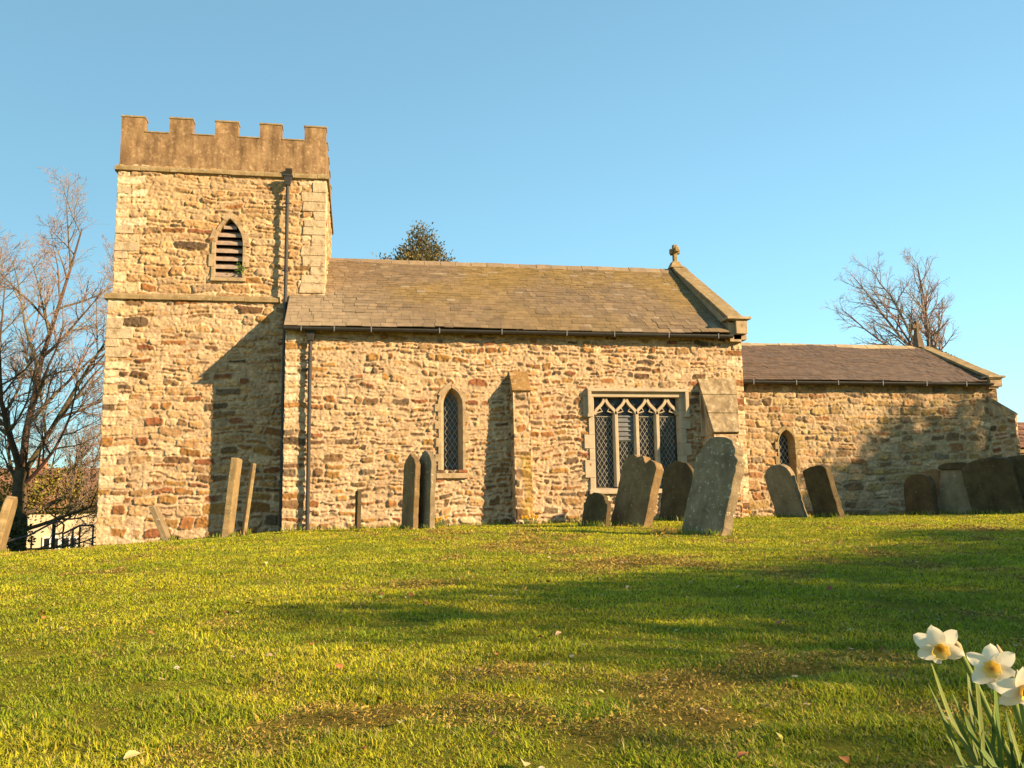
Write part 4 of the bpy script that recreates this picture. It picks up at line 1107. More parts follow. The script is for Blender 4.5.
def mat_leaf(name, trans=.28):
    m, nt, b, L = new_mat(name)
    at = node(nt, 'ShaderNodeAttribute', attribute_name='col')
    b.inputs['Roughness'].default_value = .6; b.inputs['Specular IOR Level'].default_value = .2
    L.new(at.outputs['Color'], b.inputs['Base Color'])
    tr = node(nt, 'ShaderNodeBsdfTranslucent'); L.new(at.outputs['Color'], tr.inputs['Color'])
    mx = node(nt, 'ShaderNodeMixShader'); mx.inputs[0].default_value = trans
    L.new(b.outputs[0], mx.inputs[1]); L.new(tr.outputs[0], mx.inputs[2]); L.new(mx.outputs[0], nt.nodes['Material Output'].inputs['Surface'])
    return m
M['leaf'] = mat_leaf('foliage_leaf')
def leaf_mesh(name, blobs, n, size, cols, seed, aspect=2.0, droop=0.0):
    """blobs: (centre, radii) clumps; leaves gather near the clump surfaces and in smaller tufts"""
    r = np.random.RandomState(seed)
    vol = np.array([b[1][0]*b[1][1]*b[1][2] for b in blobs])**.75; pk = vol/vol.sum()
    bi = r.choice(len(blobs), n//9+1, p=pk)
    Ctr = np.array([b[0] for b in blobs])[bi]; Rad = np.array([b[1] for b in blobs])[bi]
    d = r.normal(size=(len(bi), 3)); d /= np.linalg.norm(d, axis=1, keepdims=True)
    tuft = Ctr+d*Rad*(r.uniform(.35, 1.12, (len(bi), 1))**.6)
    P = np.repeat(tuft, 9, 0); D = np.repeat(d, 9, 0)
    N = len(P)
    P = P+r.normal(size=(N, 3))*size*1.3
    ax = D*.8+r.normal(size=(N, 3))*.6+np.array((0, 0, .35-droop)); ax /= np.linalg.norm(ax, axis=1, keepdims=True)
    sd_ = np.cross(ax, r.normal(size=(N, 3))); sd_ /= np.linalg.norm(sd_, axis=1, keepdims=True)+1e-9
    s = (size*r.uniform(.6, 1.4, N))[:, None]
    a = P; b = P+ax*s*.55+sd_*s/aspect*.5; c = P+ax*s; e = P+ax*s*.55-sd_*s/aspect*.5
    V = np.stack([a, b, c, e], 1).reshape(-1, 3); Q = np.arange(N*4).reshape(-1, 4)
    cc = np.array(cols)[r.randint(0, len(cols), len(bi))]; cc = np.repeat(cc, 9, 0)*r.uniform(.75, 1.3, (N, 1))
    return fast_mesh(name, V, Q, None, np.repeat(cc, 4, 0))
def leafy(label, name, cat, loc, blobs, n, size, cols, seed, trunk=None, group=None, aspect=2.0, part='crown'):
    root = empty(name, loc); tag(root, label, cat, group)
    link(part, leaf_mesh(part, blobs, n, size, cols, seed, aspect), M['leaf'], root)
    if trunk:
        h, r0 = trunk; rg = random.Random(seed)
        pts = [(rg.uniform(-.04, .04), rg.uniform(-.04, .04), -.3+(h+.3)*i/6) for i in range(7)]
        ls = [(pts, [r0*(1-.75*i/6) for i in range(7)], (.09, .065, .045))]
        for c, rr in blobs:
            z = max(.15*h, c[2]-.5*math.hypot(c[0], c[1])-.2); z = min(z, h)
            ls.append(([(0, 0, z), (c[0]*.35, c[1]*.35, z+(c[2]-z)*.4), (c[0]*.7, c[1]*.7, z+(c[2]-z)*.75), tuple(c)], [r0*.32, r0*.24, r0*.16, r0*.06], (.09, .065, .045)))
        V, Q, C = tubes_np(ls, 7)
        link('trunk', fast_mesh('trunk', V, Q, None, C, smooth=True), M['bark'], root)
    return root
rg = random.Random(77)
# evergreen behind the nave: its top shows over the ridge
bl = [((0, 0, 14.3), (.45, .45, .55)), ((.1, 0, 13.5), (.85, .8, .8)), ((-.6, 0, 13.0), (.7, .7, .7)), ((.75, -.1, 12.9), (.6, .6, .75)), ((-1.35, 0, 12.45), (.55, .6, .5)), ((1.25, 0, 12.6), (.45, .5, .6)), ((-.2, -.5, 12.5), (1.0, .9, .9)), ((.3, .6, 12.3), (1.1, 1, 1)), ((-1.75, 0, 12.75), (.22, .25, .3)), ((1.65, 0, 12.1), (.3, .3, .35))]
for i in range(12):
    a = rg.uniform(0, 6.28); z = rg.uniform(3, 11.5); rr = .9+(12.5-z)*.16
    bl.append(((math.cos(a)*rr, math.sin(a)*rr, z), (.9, .9, .8)))
leafy('dark evergreen tree top rising behind the nave ridge', 'evergreen_tree', 'tree', (3.0, 22.0, .2), bl, 34000, .14, [(.085, .080, .034), (.14, .115, .046), (.19, .145, .055), (.05, .052, .028), (.16, .12, .046)], 31, trunk=(14.2, .3), aspect=2.2)

# shrubs round the left background
YG = [(.24, .21, .030), (.28, .22, .035), (.15, .145, .025), (.32, .24, .045), (.10, .105, .022)]
leafy('yellow green bushy shrub in front of the red roof beyond the tower', 'shrub', 'shrub', (-11.0, 14.6, gz(-11.0, 14.6)-.25), [((0, 0, 3.2), (1.0, .9, .6)), ((1.1, .2, 3.0), (.9, .7, .5)), ((-1.2, 0, 3.3), (.9, .7, .6)), ((.2, 0, 3.9), (.9, .8, .45)), ((2.0, 0, 3.3), (.9, .7, .5)), ((-2.2, 0, 4.0), (.9, .7, .4))], 4200, .12, YG, 41, trunk=(3.2, .09))
leafy('dark green shrub behind the ochre gravestone at the left edge', 'shrub', 'shrub', (-11.2, 9.0, gz(-11.2, 9)), [((0, 0, .9), (1.1, .9, .9)), ((-1.2, 0, 1.2), (1.1, 1, 1.1)), ((.5, 0, 1.6), (.7, .7, .6)), ((-2.2, 0, 1.0), (1, 1, 1))], 9000, .12, [(.045, .055, .018), (.065, .07, .02), (.09, .085, .022), (.035, .04, .016)], 42, trunk=(1.4, .08))
leafy('olive shrub beside the pale house wall, left of its window', 'shrub', 'shrub', (-16.4, 18.5, gz(-16.4, 18.5)), [((0, 0, 1.9), (1.4, 1, 1.6)), ((1.4, 0, 3.4), (1.1, 1, .9)), ((-1.5, 0, 3.0), (1.3, 1, 1.4)), ((.1, 0, 4.3), (1.4, 1, .8)), ((-2.6, 0, 2.2), (1.3, 1, 1.8)), ((-1.6, 0, 4.5), (1.3, 1, .8))], 15000, .14, [(.17, .145, .035), (.21, .16, .04), (.12, .11, .032), (.25, .17, .055)], 43, trunk=(2.6, .1))
leafy('small clipped green bush partly hiding the white house window', 'bush', 'bush', (-11.55, 19.0, gz(-11.55, 19)), [((0, 0, .55), (.5, .45, .55)), ((.1, 0, 1.0), (.38, .36, .4))], 2600, .09, [(.06, .085, .02), (.085, .11, .024), (.045, .065, .018)], 44, trunk=(.9, .05), part='foliage')

# ------------------------------------------------------------------ house beyond the crest
hz0 = gz(-12, 22)
house = empty('house', (-11.0, 25.0, hz0)); HL = (11.0, -25.0, -hz0)
tag(house, 'cream rendered house with red pantile roof below the churchyard', 'house')
M['render_wall'] = mat_mottle('cream_render', [(0.3, (.50, .41, .27)), (0.7, (.60, .50, .35))], 2, .9, .3, .006)
M['pantile'] = mat_attr('red_pantile', rough=.85, lo=.7, hi=1.25, scale=4, bstr=.3, bdist=.01)
hw = MB().box(-17, -5.2, 22.0, 28.0, hz0-.5, 1.36)
hw.prism_x([(22.0, 1.361), (25.0, 3.12), (28.0, 1.361)], -17, -5.2)
hw.build('wall', M['render_wall'], house, HL)
def pant(rg, x, f): return tuple(np.array(rg.choice([(.24, .115, .065), (.21, .10, .06), (.27, .14, .08), (.18, .10, .065)]))*rg.uniform(.85, 1.15))
hr = slate_roof('roof', -17.2, -5.0, 21.75, 1.32, 25.0, .60, (.30, .28), (.22, .26), pant, M['pantile'], 63, lift=.04, thick=.03, par=house, loc=HL)
ch = MB().box(-15.1, -14.7, 24.8, 25.2, 2.9, 3.7).box(-15.15, -14.65, 24.75, 25.25, 3.701, 3.77)
ch.build('chimney', mat_mottle('red_brick', [(.3, (.26, .11, .06)), (.7, (.36, .17, .09))], 6, .9, .4, .01), hr, (0, 0, 0))
def house_window(x0, x1, z0, z1, cols_):
    f = MB(); y = 21.94
    f.box(x0, x1, y, 22.02, z1-.07, z1).box(x0, x1, y, 22.02, z0, z0+.07)
    n = len(cols_)
    xs = [x0+(x1-x0)*c for c in cols_]
    for i, x in enumerate(xs):
        w = .14 if 0 < i < n-1 and i == n//2 else .05
        a = min(max(x-w/2, x0), x1-w); f.box(a, a+w, y+.002, 22.018, z0+.071, z1-.071)
    f.box(x0+.02, x1-.02, y+.012, 22.012, (z0+z1)/2-.02, (z0+z1)/2+.02)
    o = f.build('window', M['white_paint'], house, HL)
    MB().box(x0+.03, x1-.03, 21.972, 21.99, z0+.03, z1-.03).build('pane', M['glass'], o, (0, 0, 0))
house_window(-13.72, -12.28, -1.0, .10, (0, .22, .5, .78, 1))
house_window(-9.2, -8.0, -1.0, .10, (0, .25, .5, .75, 1))

# ------------------------------------------------------------------ metal handrails on the steps
def handrail(label, x, y, pts, posts, loop=None):
    z0 = gz(x, y); root = empty('handrail', (x, y, z0)); tag(root, label, 'handrail', 'black metal handrails beside the tower')
    MB().tube(pts, .026, 7).build('rail', M['iron'], root)
    for p in posts:
        MB().tube([(p[0], p[1], -.9), (p[0], p[1], p[2])], .024, 7).build('post', M['iron'], root)
    if loop:
        MB().tube(loop, .024, 7).build('scroll_end', M['iron'], root)
zz = gz(-7.9, 3.0); zz2 = gz(-7.2, 3.0)
A = lambda x, z: (x+7.9, 0, z-zz)
handrail('black metal handrail with curled end, left of the pair beside the tower', -7.9, 3.0, [A(-8.5, .40), A(-8.0, .53), A(-7.42, .86)], [(-.02, 0, .53-zz+.0), (.46, 0, .86-zz)], [A(-7.42, .86), A(-7.25, .86), A(-7.19, .78), A(-7.20, .62), A(-7.28, .56), A(-7.42, .56)])
Bq = lambda x, z: (x+7.2, 0, z-zz2)
handrail('black metal handrail with a level bar, the one nearer the tower', -7.2, 3.0, [Bq(-7.22, .55), Bq(-6.82, .76), Bq(-6.50, .76)], [(.0, 0, .54-zz2), (.23, 0, .66-zz2), (.39, 0, .76-zz2), (.70, 0, .76-zz2)])

# ------------------------------------------------------------------ right edge: boundary wall and pantiled barn
bwall = WallBuilder(); bz = gz(22, 3)
bwo = empty('boundary_wall', (22.0, 3.0, bz)); tag(bwo, 'low rubble boundary wall with flat coping behind the right hand gravestones', 'wall')
BWL = (-22.0, -3.0, -bz)
bwall.panel((17.75, 3.0, 0), (1, 0, 0), (0, -1, 0), 10.0, bz-.3, 2.45, .05, 131, **kw_c)
bwall.panel((17.75, 3.35, 0), (0, -1, 0), (-1, 0, 0), .35, bz-.3, 2.45, .05, 132, **kw_c)
bwall.build('wall', M['wall'], bwo, BWL)
c = MB(); x = 17.7
while x < 27.7:
    e = x+rs.uniform(.6, .9); c.box(x+.004, e-.004, 2.93, 3.42, 2.452, 2.56+rs.uniform(-.01, .01)); x = e
c.build('coping', M['coping'], bwo, BWL, bevel=.015)
barn = empty('barn', (27.0, 10.0, gz(27, 10))); BL = tuple(-v for v in barn.location)
tag(barn, 'outbuilding with dark red pantile roof beyond the chancel at the right edge', 'building')
bb = MB().box(23.8, 32, 8.3, 12.3, 0, 2.95); bb.prism_x([(8.3, 2.951), (10.3, 3.9), (12.3, 2.951)], 23.8, 32)
bb.build('wall', M['dressed'], barn, BL)
def pant2(rg, x, f): return tuple(np.array(rg.choice([(.17, .085, .055), (.13, .07, .05), (.20, .10, .06)]))*rg.uniform(.85, 1.15))
slate_roof('roof', 23.66, 32.2, 8.05, 2.93, 10.3, .52, (.28, .26), (.2, .24), pant2, M['pantile'], 64, lift=.045, thick=.03, par=barn, loc=BL)

leafy('tiny green fern rooted in the right jamb of the belfry opening', 'fern', 'plant', (-2.90, 1.27, 7.02), [((0, 0, 0), (.06, .05, .06)), ((.03, -.02, .06), (.05, .04, .04))], 90, .05, [(.12, .20, .03), (.16, .24, .04)], 45, part='fronds')
# ------------------------------------------------------------------ turf
M['blade'] = mat_leaf('grass_blade', .42)
def build_grass(N=1150000, seed=5):
    r = np.random.RandomState(seed)
    u = r.rand(N); ra, rb = 1.15, 24.0
    rr = (ra**.2+u*(rb**.2-ra**.2))**5
    az = rad(9.95)+(r.rand(N)-.5)*rad(104)
    x = rr*np.sin(az); y = -21+rr*np.cos(az)
    ok = ~((y > 1.25) | ((y > -.03) & (x > -1.7) & (x < 9.7)) | ((y > .86) & (x > 9.6) & (x < 17.6)) | ((x < -6.2) & (y > 3)))
    mm = moss(x, y)
    ok &= r.rand(N) > sstep(.53, .66, mm)*.7
    x = x[ok]; y = y[ok]; rr = rr[ok]; mm = mm[ok]; n = len(x)
    z = ground_z(x, y)
    c1 = fbm(x*1.4, y*1.4, 101, 4); c2 = fbm(x*5.5, y*5.5, 102, 3)
    hgt = (.010+.012*sstep(.2, .8, c2))*(1+.02*rr)*r.uniform(.6, 1.35, n)*(0.8+.5*c1)
    tall = r.rand(n) < .03
    hgt = np.where(tall, hgt*1.7, hgt)*(1-.35*sstep(.52, .64, mm))
    wid = (.0009+.00040*rr)*r.uniform(.7, 1.4, n)
    th = r.uniform(0, 2*np.pi, n); lean = r.uniform(.2, 1.5, n)*hgt
    dx, dy = np.cos(th)*lean, np.sin(th)*lean
    ph = th+np.pi/2+r.uniform(-.5, .5, n)
    wx, wy = np.cos(ph)*wid, np.sin(ph)*wid
    b = np.stack([x, y, z-.006], -1)
    w = np.stack([wx, wy, np.zeros(n)], -1)
    m = b+np.stack([dx*.35, dy*.35, hgt*.58], -1); t = b+np.stack([dx, dy, hgt*(1-.25*(lean/np.maximum(hgt, 1e-6))**2*.4)], -1)
    V = np.stack([b-w, b+w, m+w*.8, m-w*.8, t], 1).reshape(-1, 3)
    i0 = np.arange(n)*5
    Q = np.stack([i0, i0+1, i0+2, i0+3], -1); T = np.stack([i0+3, i0+2, i0+4], -1)
    green = np.array((.235, .285, .014)); lime = np.array((.435, .42, .018)); straw = np.array((.42, .33, .12)); dark = np.array((.09, .125, .018)); gold = np.array((.38, .31, .035))
    k1 = sstep(.3, .68, c1)[:, None]; q = r.rand(n)[:, None]
    c = green*(1-k1)+lime*k1
    c = np.where(q < .14, dark, c); c = np.where((q > .20) & (q < .30+.15*k1), gold, c)
    pst = .05+.25*sstep(.50, .62, mm)[:, None]
    c = np.where(q > 1-pst, straw, c)
    c = c*r.uniform(.85, 1.17, (n, 1))*(.74+.52*fbm(x*2.6, y*1.7, 103, 3))[:, None]
    me = fast_mesh('grass', V, Q, T, np.repeat(c, 5, 0))
    o = link('grass', me, M['blade'])
    tag(o, 'short yellow green grass with mossy tufts all over the lawn', 'grass', kind='stuff')
build_grass()
def build_tufts(seed=6):
    """longer grass the mower missed, round the gravestones and along the foot of the walls"""
    r = np.random.RandomState(seed); P = []
    for o in bpy.data.objects:
        if o.get('category') == 'gravestone':
            bb = [Vector(c) for c in o.bound_box]; w = max(c.x for c in bb); t = max(c.y for c in bb)
            e = o.matrix_basis.to_euler().z; n = 230
            a = r.uniform(-w, w, n)*1.05; b = np.where(r.rand(n) < .5, -1, 1)*(t+r.uniform(0, .10, n))
            P.append(np.stack([o.location.x+a*math.cos(e)-b*math.sin(e), o.location.y+a*math.sin(e)+b*math.cos(e)], -1))
    def line(x0, y0, x1, y1, n):
        f = r.rand(n)[:, None]; P.append(np.array((x0, y0))*(1-f)+np.array((x1, y1))*f+r.uniform(-.11, .0, (n, 1))*np.array((0, 1.0))-np.array((0, .03)))
    line(-6.0, 1.3, -1.7, 1.3, 700); line(-1.7, 0, 9.6, 0, 1700); line(9.7, .9, 17.6, .9, 1100)
    P = np.concatenate(P); n = len(P); x, y = P[:, 0], P[:, 1]; z = ground_z(x, y)-.01
    h = r.uniform(.05, .15, n)*(.5+fbm(x*2, y*2, 55, 3)); th = r.uniform(0, 6.283, n); l = h*r.uniform(.1, .7, n); w = r.uniform(.005, .009, n)
    b = np.stack([x, y, z], -1); d = np.stack([np.cos(th)*l, np.sin(th)*l, h], -1); s = np.stack([-np.sin(th)*w, np.cos(th)*w, np.zeros(n)], -1)
    m = b+d*np.array((.35, .35, .6))
    V = np.stack([b-s, b+s, m+s*.7, m-s*.7, b+d], 1).reshape(-1, 3); i0 = np.arange(n)*5
    c = np.where(r.rand(n, 1) < .25, np.array((.42, .33, .12)), np.array((.20, .26, .03)))*r.uniform(.6, 1.3, (n, 1))
    me = fast_mesh('grass_tufts', V, np.stack([i0, i0+1, i0+2, i0+3], -1), np.stack([i0+3, i0+2, i0+4], -1), np.repeat(c, 5, 0))
    tag(link('grass_tufts', me, M['blade']), 'longer grass round the gravestones and wall foot', 'grass', kind='stuff')
build_tufts()
def build_moss(seed=8):
    """ragged moss and thatch thrown up in the worn spots"""
    r = np.random.RandomState(seed); N = 260000
    u = r.rand(N); rr = (np.sqrt(1.3)+u*(np.sqrt(17.)-np.sqrt(1.3)))**2
    az = rad(9.95)+(r.rand(N)-.5)*rad(80); x = rr*np.sin(az); y = -21+rr*np.cos(az)
    mm = moss(x, y); ok = (r.rand(N) < sstep(.50, .62, mm)) & (y < -.3)
    x, y, rr, mm = x[ok], y[ok], rr[ok], mm[ok]; n = len(x)
    z = ground_z(x, y)+r.uniform(-.01, .015, n)+sstep(.56, .72, mm)*(.05*fbm(x*9, y*9, 61, 3)+.02*r.rand(n))
    P = np.stack([x, y, z], -1); s = (.0028+.0013*rr)*r.uniform(.6, 1.6, n)
    a = r.normal(size=(n, 3)); a[:, 2] = np.abs(a[:, 2])*.7; a /= np.linalg.norm(a, axis=1, keepdims=True)
    b = np.cross(a, r.normal(size=(n, 3))); b /= np.linalg.norm(b, axis=1, keepdims=True)
    s = s[:, None]
    V = np.stack([P-b*s*.3, P+b*s*.3, P+a*s*1.8], 1).reshape(-1, 3)
    T = np.arange(n*3).reshape(-1, 3)
    cols = np.array([(.34, .215, .04), (.24, .145, .034), (.38, .26, .055), (.14, .09, .028), (.27, .21, .03)])
    c = cols[r.randint(0, 5, n)]*r.uniform(.75, 1.3, (n, 1))
    me = fast_mesh('moss', V, None, T, np.repeat(c, 3, 0))
    tag(link('moss', me, M['leaf']), 'brown and golden moss in the worn patches of the lawn', 'moss', kind='stuff')
build_moss()

# fallen leaves and daisies, each its own small object
M['dry_leaf'] = mat_attr('dry_leaf', rough=.8, lo=.7, hi=1.25, scale=40, bstr=.4, bdist=.003)
def leaf_obj(i, x, y, s, c, rg):
    mb = MB(); n = 5; vs = []
    for k in range(n):
        f = k/(n-1); w = math.sin(math.pi*min(.97, max(.04, f)))**.8*.34
        zc = .10*math.sin(f*3.1)
        vs += [(f-.5, -w, zc+.13*w*2), (f-.5, 0, zc), (f-.5, w, zc+.16*w*2)]
    fs = []
    for k in range(n-1):
        a = k*3; fs += [(a, a+1, a+4, a+3), (a+1, a+2, a+5, a+4)]
    mb.add([(a*s, b*s, d*s) for a, b, d in vs], fs, c)
    mb.tube([(-.5*s, 0, 0), (-.75*s, .04*s, .02*s)], .02*s, 4, c)
    o = mb.build('fallen_leaf', M['dry_leaf'], None, (x, y, gz(x, y)+.018), smooth=True)
    o.rotation_euler = (rg.uniform(-.5, .5), rg.uniform(-.5, .5), rg.uniform(0, 6.28))
    return o
rg = random.Random(31)
LC = {'orange brown': (.34, .13, .04), 'dull red': (.24, .055, .03), 'pale straw': (.42, .33, .16), 'yellow green': (.30, .30, .07)}
for nm, k in (('orange brown', 42), ('pale straw', 34), ('dull red', 14), ('yellow green', 9)):
    for i in range(k):
        rr_ = rg.uniform(1.7, 7.0) if rg.random() < .75 else rg.uniform(6, 12); a = rad(9.95)+rad(rg.uniform(-31, 24))
        x, y = rr_*math.sin(a), -21+rr_*math.cos(a)
        o = leaf_obj(i, x, y, rg.uniform(.020, .042)*(1 if rr_ < 5 else 1.25), tuple(v*rg.uniform(.85, 1.15) for v in LC[nm]), rg)
        tag(o, 'small %s fallen leaf lying in the grass' % nm, 'leaf', 'fallen %s leaves on the lawn' % nm)
M['petal'] = mat_leaf('white_petal', .45)
dm = MB()
for k in range(11):
    a = 2*math.pi*k/11; c_, s_ = math.cos(a), math.sin(a)
    dm.add([(c_*.15-s_*.06, s_*.15+c_*.06, .9), (c_*.15+s_*.06, s_*.15-c_*.06, .9), (c_*.52+s_*.09, s_*.52-c_*.09, .96), (c_*.52-s_*.09, s_*.52+c_*.09, .96)], [(0, 1, 2, 3)], (.62, .62, .60))
dm.tube([(0, 0, .86), (0, 0, 1.0)], .19, 8, (.55, .36, .03))
dm.tube([(0, 0, -.8), (.05, 0, .88)], .035, 4, (.07, .10, .02), cap=False)
d0 = dm.build('daisy', M['petal'])
for i in range(72):
    o = d0 if i == 0 else d0.copy()
    if i: COL.objects.link(o)
    rr_ = rg.uniform(1.8, 8.5); a = rad(9.95)+rad(rg.uniform(-31, 31))
    x, y = rr_*math.sin(a), -21+rr_*math.cos(a)
    o.location = (x, y, gz(x, y)); s = rg.uniform(.016, .022); o.scale = (s, s, s*1.6); o.rotation_euler = (rg.uniform(-.4, .4), rg.uniform(-.4, .4), rg.uniform(0, 6))
    tag(o, 'tiny white daisy dotted in the grass', 'daisy', 'daisies on the lawn')

# ------------------------------------------------------------------ daffodils in the near right corner
def petal(mb, base, ax, side, nrm, L_, W_, c, curl, twist=0.0, nl=8, nw=5):
    vs = []
    for i in range(nl+1):
        f = i/nl; w = W_*(math.sin(math.pi*min(1, f*.80+.14))**.75)*(1 if f < .98 else .35)
        if f > .85: w *= 1-.55*((f-.85)/.15)**2
        bend = curl*f*f*L_
        for j in range(nw):
            g = (j/(nw-1)-.5)*2
            p = base+ax*(f*L_)+side*(g*w*.5)+nrm*(bend+.10*L_*(1-g*g)*math.sin(f*2.6)*(-.35)+twist*g*f*L_*.25+.018*L_*math.sin(f*7+g*4))
            vs.append(p)
    fs = [(i*nw+j, i*nw+j+1, (i+1)*nw+j+1, (i+1)*nw+j) for i in range(nl) for j in range(nw-1)]
    mb.add(vs, fs, c)
def daffodil(label, head, face, stem_pts, size, seed, cup_c, roll=0.0):
    """head: flower centre, face: direction it looks, stem_pts: from the ground to behind the head"""
    rg = random.Random(seed); b0 = Vector(stem_pts[0])
    root = empty('daffodil', b0); tag(root, label, 'daffodil', 'daffodils in the near right corner')
    head = Vector(head)-b0; face = Vector(face).normalized()
    e1 = face.cross(Vector((0, 0, 1))).normalized(); e2 = e1.cross(face).normalized()
    pm = MB()
    for k in range(6):
        a = roll+math.pi/3*k+rg.uniform(-.12, .12)
        ax0 = e1*math.cos(a)+e2*math.sin(a); side = face.cross(ax0).normalized()
        inner = k % 2
        tilt = rg.uniform(.0, .42)*(-1 if rg.random() < .65 else 1)
        ax = (ax0+face*tilt).normalized(); nn = ax.cross(side).normalized()
        if nn.dot(face) < 0: nn = -nn
        petal(pm, head+face*(.001 if inner else -.001), ax, side, nn, size*.54*rg.uniform(.92, 1.08), size*.36*rg.uniform(.92, 1.08), tuple(np.array((.80, .71, .53))*rg.uniform(.94, 1.04)), rg.uniform(-.35, .12), rg.uniform(-.6, .6))
    pm.build('petals', M['petal'], root, smooth=True)
    cm = MB(); n = 26; rings = []
    prof = [(.035, -.01), (.11, .03), (.135, .10), (.15, .17), (.185, .21), (.175, .212), (.13, .16), (.09, .06), (.0, .03)]
    for (r_, h_) in prof:
        for k in range(n):
            a = 2*math.pi*k/n; fr_ = 1+(.10*math.sin(a*7+seed)+.05*math.sin(a*11))*(1 if h_ > .18 else .25)
            rings.append(head+(e1*math.cos(a)+e2*math.sin(a))*(r_*size*fr_)+face*(h_*size))
    m = len(prof)
    cm.add(rings, [(i*n+k, i*n+(k+1) % n, (i+1)*n+(k+1) % n, (i+1)*n+k) for i in range(m-1) for k in range(n)], cup_c)
    for k in range(5):
        a = 1.25*k; q = head+(e1*math.cos(a)+e2*math.sin(a))*size*.03
        cm.tube([q+face*size*.03, q+face*size*.15], size*.012, 5, (.62, .40, .05))
    cm.build('trumpet', M['petal'], root, smooth=True)
    pts = [Vector(p)-b0 for p in stem_pts]
    # smooth the stem
    out = []
    for i in range(len(pts)-1):
        p0 = pts[max(i-1, 0)]; p1 = pts[i]; p2 = pts[i+1]; p3 = pts[min(i+2, len(pts)-1)]
        for k in range(6):
            t = k/6; out.append(.5*((2*p1)+(p2-p0)*t+(2*p0-5*p1+4*p2-p3)*t*t+(-p0+3*p1-3*p2+p3)*t**3))
    out.append(pts[-1]); out.append(head-face*size*.30); out.append(head-face*size*.01)
    rr_ = [.0042]*(len(out)-3)+[.0034, .0062, .0045]
    MB().tube(out, rr_, 8, (.16, .21, .045)).build('stem', M['leaf'], root, smooth=True)
    nk = out[-3]
    sp = MB(); dd = (nk-out[-5]).normalized()
    sp.tube([nk-dd*.006, nk+dd*.004+Vector((0, 0, .003)), nk+dd*.020+Vector((0, 0, -.001))], [.0048, .0050, .0010], 6, (.33, .25, .13))
    sp.build('sheath', M['dry_leaf'], root, smooth=True)
    return root
def blade(mb, pts, w, c):
    pts = [Vector(p) for p in pts]; out = []
    for i in range(len(pts)-1):
        p0 = pts[max(i-1, 0)]; p1 = pts[i]; p2 = pts[i+1]; p3 = pts[min(i+2, len(pts)-1)]
        for k in range(5):
            t = k/5; out.append(.5*((2*p1)+(p2-p0)*t+(2*p0-5*p1+4*p2-p3)*t*t+(-p0+3*p1-3*p2+p3)*t**3))
    out.append(pts[-1]); vs = []; n = len(out)
    sidev = (pts[-1]-pts[0]).cross(Vector((.35, -1, .1))).normalized()
    fw = sidev.cross((pts[-1]-pts[0]).normalized())
    for i, p in enumerate(out):
        f = i/(n-1); ww = w*(.75+.25*math.sin(f*3))*(1 if f < .75 else max(.06, 1-((f-.75)/.25)**1.6))
        vs += [p-sidev*ww/2+fw*ww*.14, p, p+sidev*ww/2+fw*ww*.14]
    fs = []
    for i in range(n-1):
        a = i*3; fs += [(a, a+1, a+4, a+3), (a+1, a+2, a+5, a+4)]
    mb.add(vs, fs, c)
DG = .43
cup1 = (.80, .62, .18); cup2 = (.80, .56, .11)
daffodil('white daffodil with yellow cup standing alone on the left of the clump', (.838, -19.79, .790), (-.42, -.86, -.25), [(.95, -19.80, DG-.02), (.945, -19.80, .58), (.905, -19.795, .70), (.874, -19.785, .785)], .066, 3, cup1, roll=.35)
daffodil('white daffodil with orange centred cup, frontmost at the right edge', (.822, -19.975, .768), (-.10, -.95, -.28), [(.87, -19.95, DG-.02), (.872, -19.945, .58), (.855, -19.935, .70), (.848, -19.935, .765)], .068, 5, cup2, roll=.15)
daffodil('white daffodil half hidden behind the frontmost bloom', (.830, -19.91, .782), (-.62, -.78, .05), [(.91, -19.90, DG-.02), (.905, -19.90, .60), (.88, -19.89, .71), (.868, -19.88, .788)], .060, 9, cup1, roll=.5)
lv = MB(); rgl = random.Random(14)
GC = [(.10, .155, .03), (.13, .18, .035), (.075, .125, .03), (.16, .19, .05)]
bx, by = .93, -19.86
for i in range(64):
    ox, oy = rgl.uniform(-.06, .13), rgl.uniform(-.10, .10); L_ = rgl.uniform(.24, .40)
    lx, ly = rgl.uniform(-.10, .10), rgl.uniform(-.06, .06)
    p0 = Vector((bx+ox, by+oy, DG-.03)); p2 = p0+Vector((lx, ly, L_*.97)); p1 = p0+Vector((lx*.25, ly*.25, L_*.55))
    blade(lv, [p0, p1, p2], rgl.uniform(.008, .013), tuple(np.array(rgl.choice(GC))*rgl.uniform(.85, 1.2)))
# leaves that lean out to the left, one folded over
blade(lv, [(.90, -19.83, DG-.03), (.872, -19.82, .60), (.842, -19.80, .69), (.822, -19.79, .775)], .009, (.17, .20, .05))
blade(lv, [(.93, -19.86, DG-.03), (.90, -19.85, .58), (.885, -19.85, .63), (.80, -19.85, .645)], .009, (.12, .16, .05))
blade(lv, [(.93, -19.83, DG-.03), (.895, -19.83, .60), (.865, -19.82, .70)], .010, (.10, .15, .035))
dl = lv.build('daffodil_leaves', M['leaf'], None, None)
dl.data.transform(Matrix.Translation((-bx, -by, -DG))); dl.location = (bx, by, DG)
tag(dl, 'tuft of strap shaped green daffodil leaves in the near right corner', 'leaves')
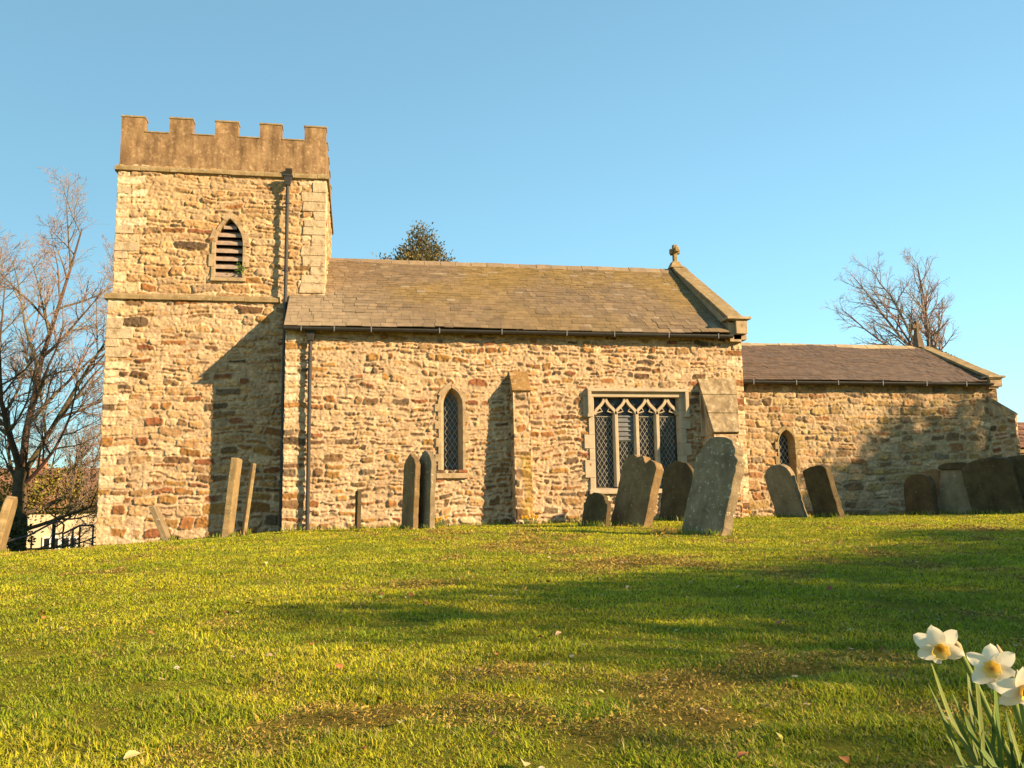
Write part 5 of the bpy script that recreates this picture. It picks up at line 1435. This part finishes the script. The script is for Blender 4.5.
# small yellow daffodils against the wall
def clump(label, x, y, nfl, seed):
    rg = random.Random(seed); z = gz(x, y); root = empty('daffodil_clump', (x, y, z)); tag(root, label, 'daffodils', 'yellow daffodils at the foot of the church')
    l = MB(); f = MB()
    for i in range(22):
        a = rg.uniform(0, 6.28); p = Vector((math.cos(a), math.sin(a), 0))*rg.uniform(0, .16); L_ = rg.uniform(.12, .22)
        blade(l, [p, p*1.2+Vector((0, 0, L_*.6)), p*1.7+Vector((0, 0, L_))], .014, (.07, .10, .025))
    for i in range(nfl):
        a = rg.uniform(0, 6.28); p = Vector((math.cos(a)*.20, math.sin(a)*.08, 0))*rg.uniform(.1, 1)+Vector((0, -.03, rg.uniform(.13, .23)))
        for k in range(6):
            b = 1.047*k; ax = Vector((math.cos(b), -.25, math.sin(b))).normalized()
            petal(f, p, ax, Vector((-math.sin(b), 0, math.cos(b))), Vector((0, -1, 0)), .042, .03, (.62, .40, .02), 0, 0, 3, 3)
        f.tube([p, p+Vector((0, -.03, 0))], .016, 7, (.60, .33, .015))
        l.tube([(p.x*.5, p.y*.5, 0), p], .004, 4, (.08, .11, .03))
    l.build('leaves', M['leaf'], root); f.build('flowers', M['petal'], root)
clump('yellow daffodil clump at the wall beside the pointed gravestone pair', 1.90, -.30, 9, 1)
clump('yellow daffodil clump at the foot of the middle buttress', 3.92, -.78, 8, 2)
clump('single yellow daffodil at the corner of nave and chancel', 9.75, .55, 2, 3)

# ------------------------------------------------------------------ trees out of frame on the right whose shade falls on the lawn and the chancel
DK = [(.04, .05, .02), (.055, .065, .022), (.07, .075, .025)]
def caster(label, base, pts, t, n, size, seed, trunk):
    """a spreading evergreen; pts are the spots (x, y, z, radius, height) its boughs shade"""
    bl = []
    for (x, y, z, r_, h_) in pts:
        p = Vector((x, y, z))+sd*t
        bl.append(((p.x-base[0], p.y-base[1], p.z-base[2]), (r_, r_, h_)))
    return leafy(label, 'spreading_tree', 'tree', base, bl, n, size, DK, seed, trunk=trunk)
caster('broad layered evergreen beyond the right side of the lawn', (16.0, -22.0, .5),
       [(.6, -16.1, .5, .45, .10), (1.9, -15.7, .5, .75, .16), (3.4, -15.2, .5, 1.0, .2), (5.0, -14.6, .5, 1.2, .25), (6.8, -13.6, .5, 1.5, .3), (8.9, -12.4, .5, 1.7, .35), (5.6, -15.9, .5, .9, .2), (8.3, -10.6, .6, 1.2, .25), (3.0, -17.6, .5, .5, .12), (2.2, -18.6, .45, .35, .1), (1.3, -18.9, .45, .22, .08), (2.9, -18.0, .45, .45, .1), (2.0, -17.9, .45, .4, .12), (3.3, -16.9, .5, .75, .15), (4.6, -16.4, .5, .8, .18), (6.6, -14.9, .5, 1.0, .2)], 13.0, 15500, .17, 51, (5.0, .3))
caster('ivy clad tree beyond the right side, shading the chancel', (28.0, -9.5, .6),
       [(12.6, .9, .9, .8, .7), (14.2, .9, 1.3, 1.0, .8), (15.8, .9, 1.4, 1.0, .8), (14.4, -2, .9, 1.3, .8), (12.9, -2, .7, .9, .6), (15.4, .9, 2.4, .6, .35), (13.6, .9, 2.2, .35, .3), (16.5, .9, 3.2, .5, .3), (14.8, .9, 3.0, .35, .25), (15.5, -3, .8, 1.2, .9)], 18.0, 15000, .2, 52, (8.0, .3))
bare_tree('bare tree beyond the right side, standing next to the ivy clad one', (31.0, -10.5, .5), 61, 5.0, .25,
    [((-.3, .2, 1), 5, .6, 1.0), ((.4, 0, 1), 4.6, .5, .95), ((-.7, .5, .8), 4.2, .45, .98), ((-.8, .0, .5), 4.0, .4, .9), ((-.2, -.6, .9), 4.2, .45, .9)],
    [dict(n=9, len=.45, ang=42, t0=.2), dict(n=7, len=.5, ang=42, t0=.2), dict(n=5, len=.5, ang=40, t0=.2)], TB, up=.05, rmin=.012)
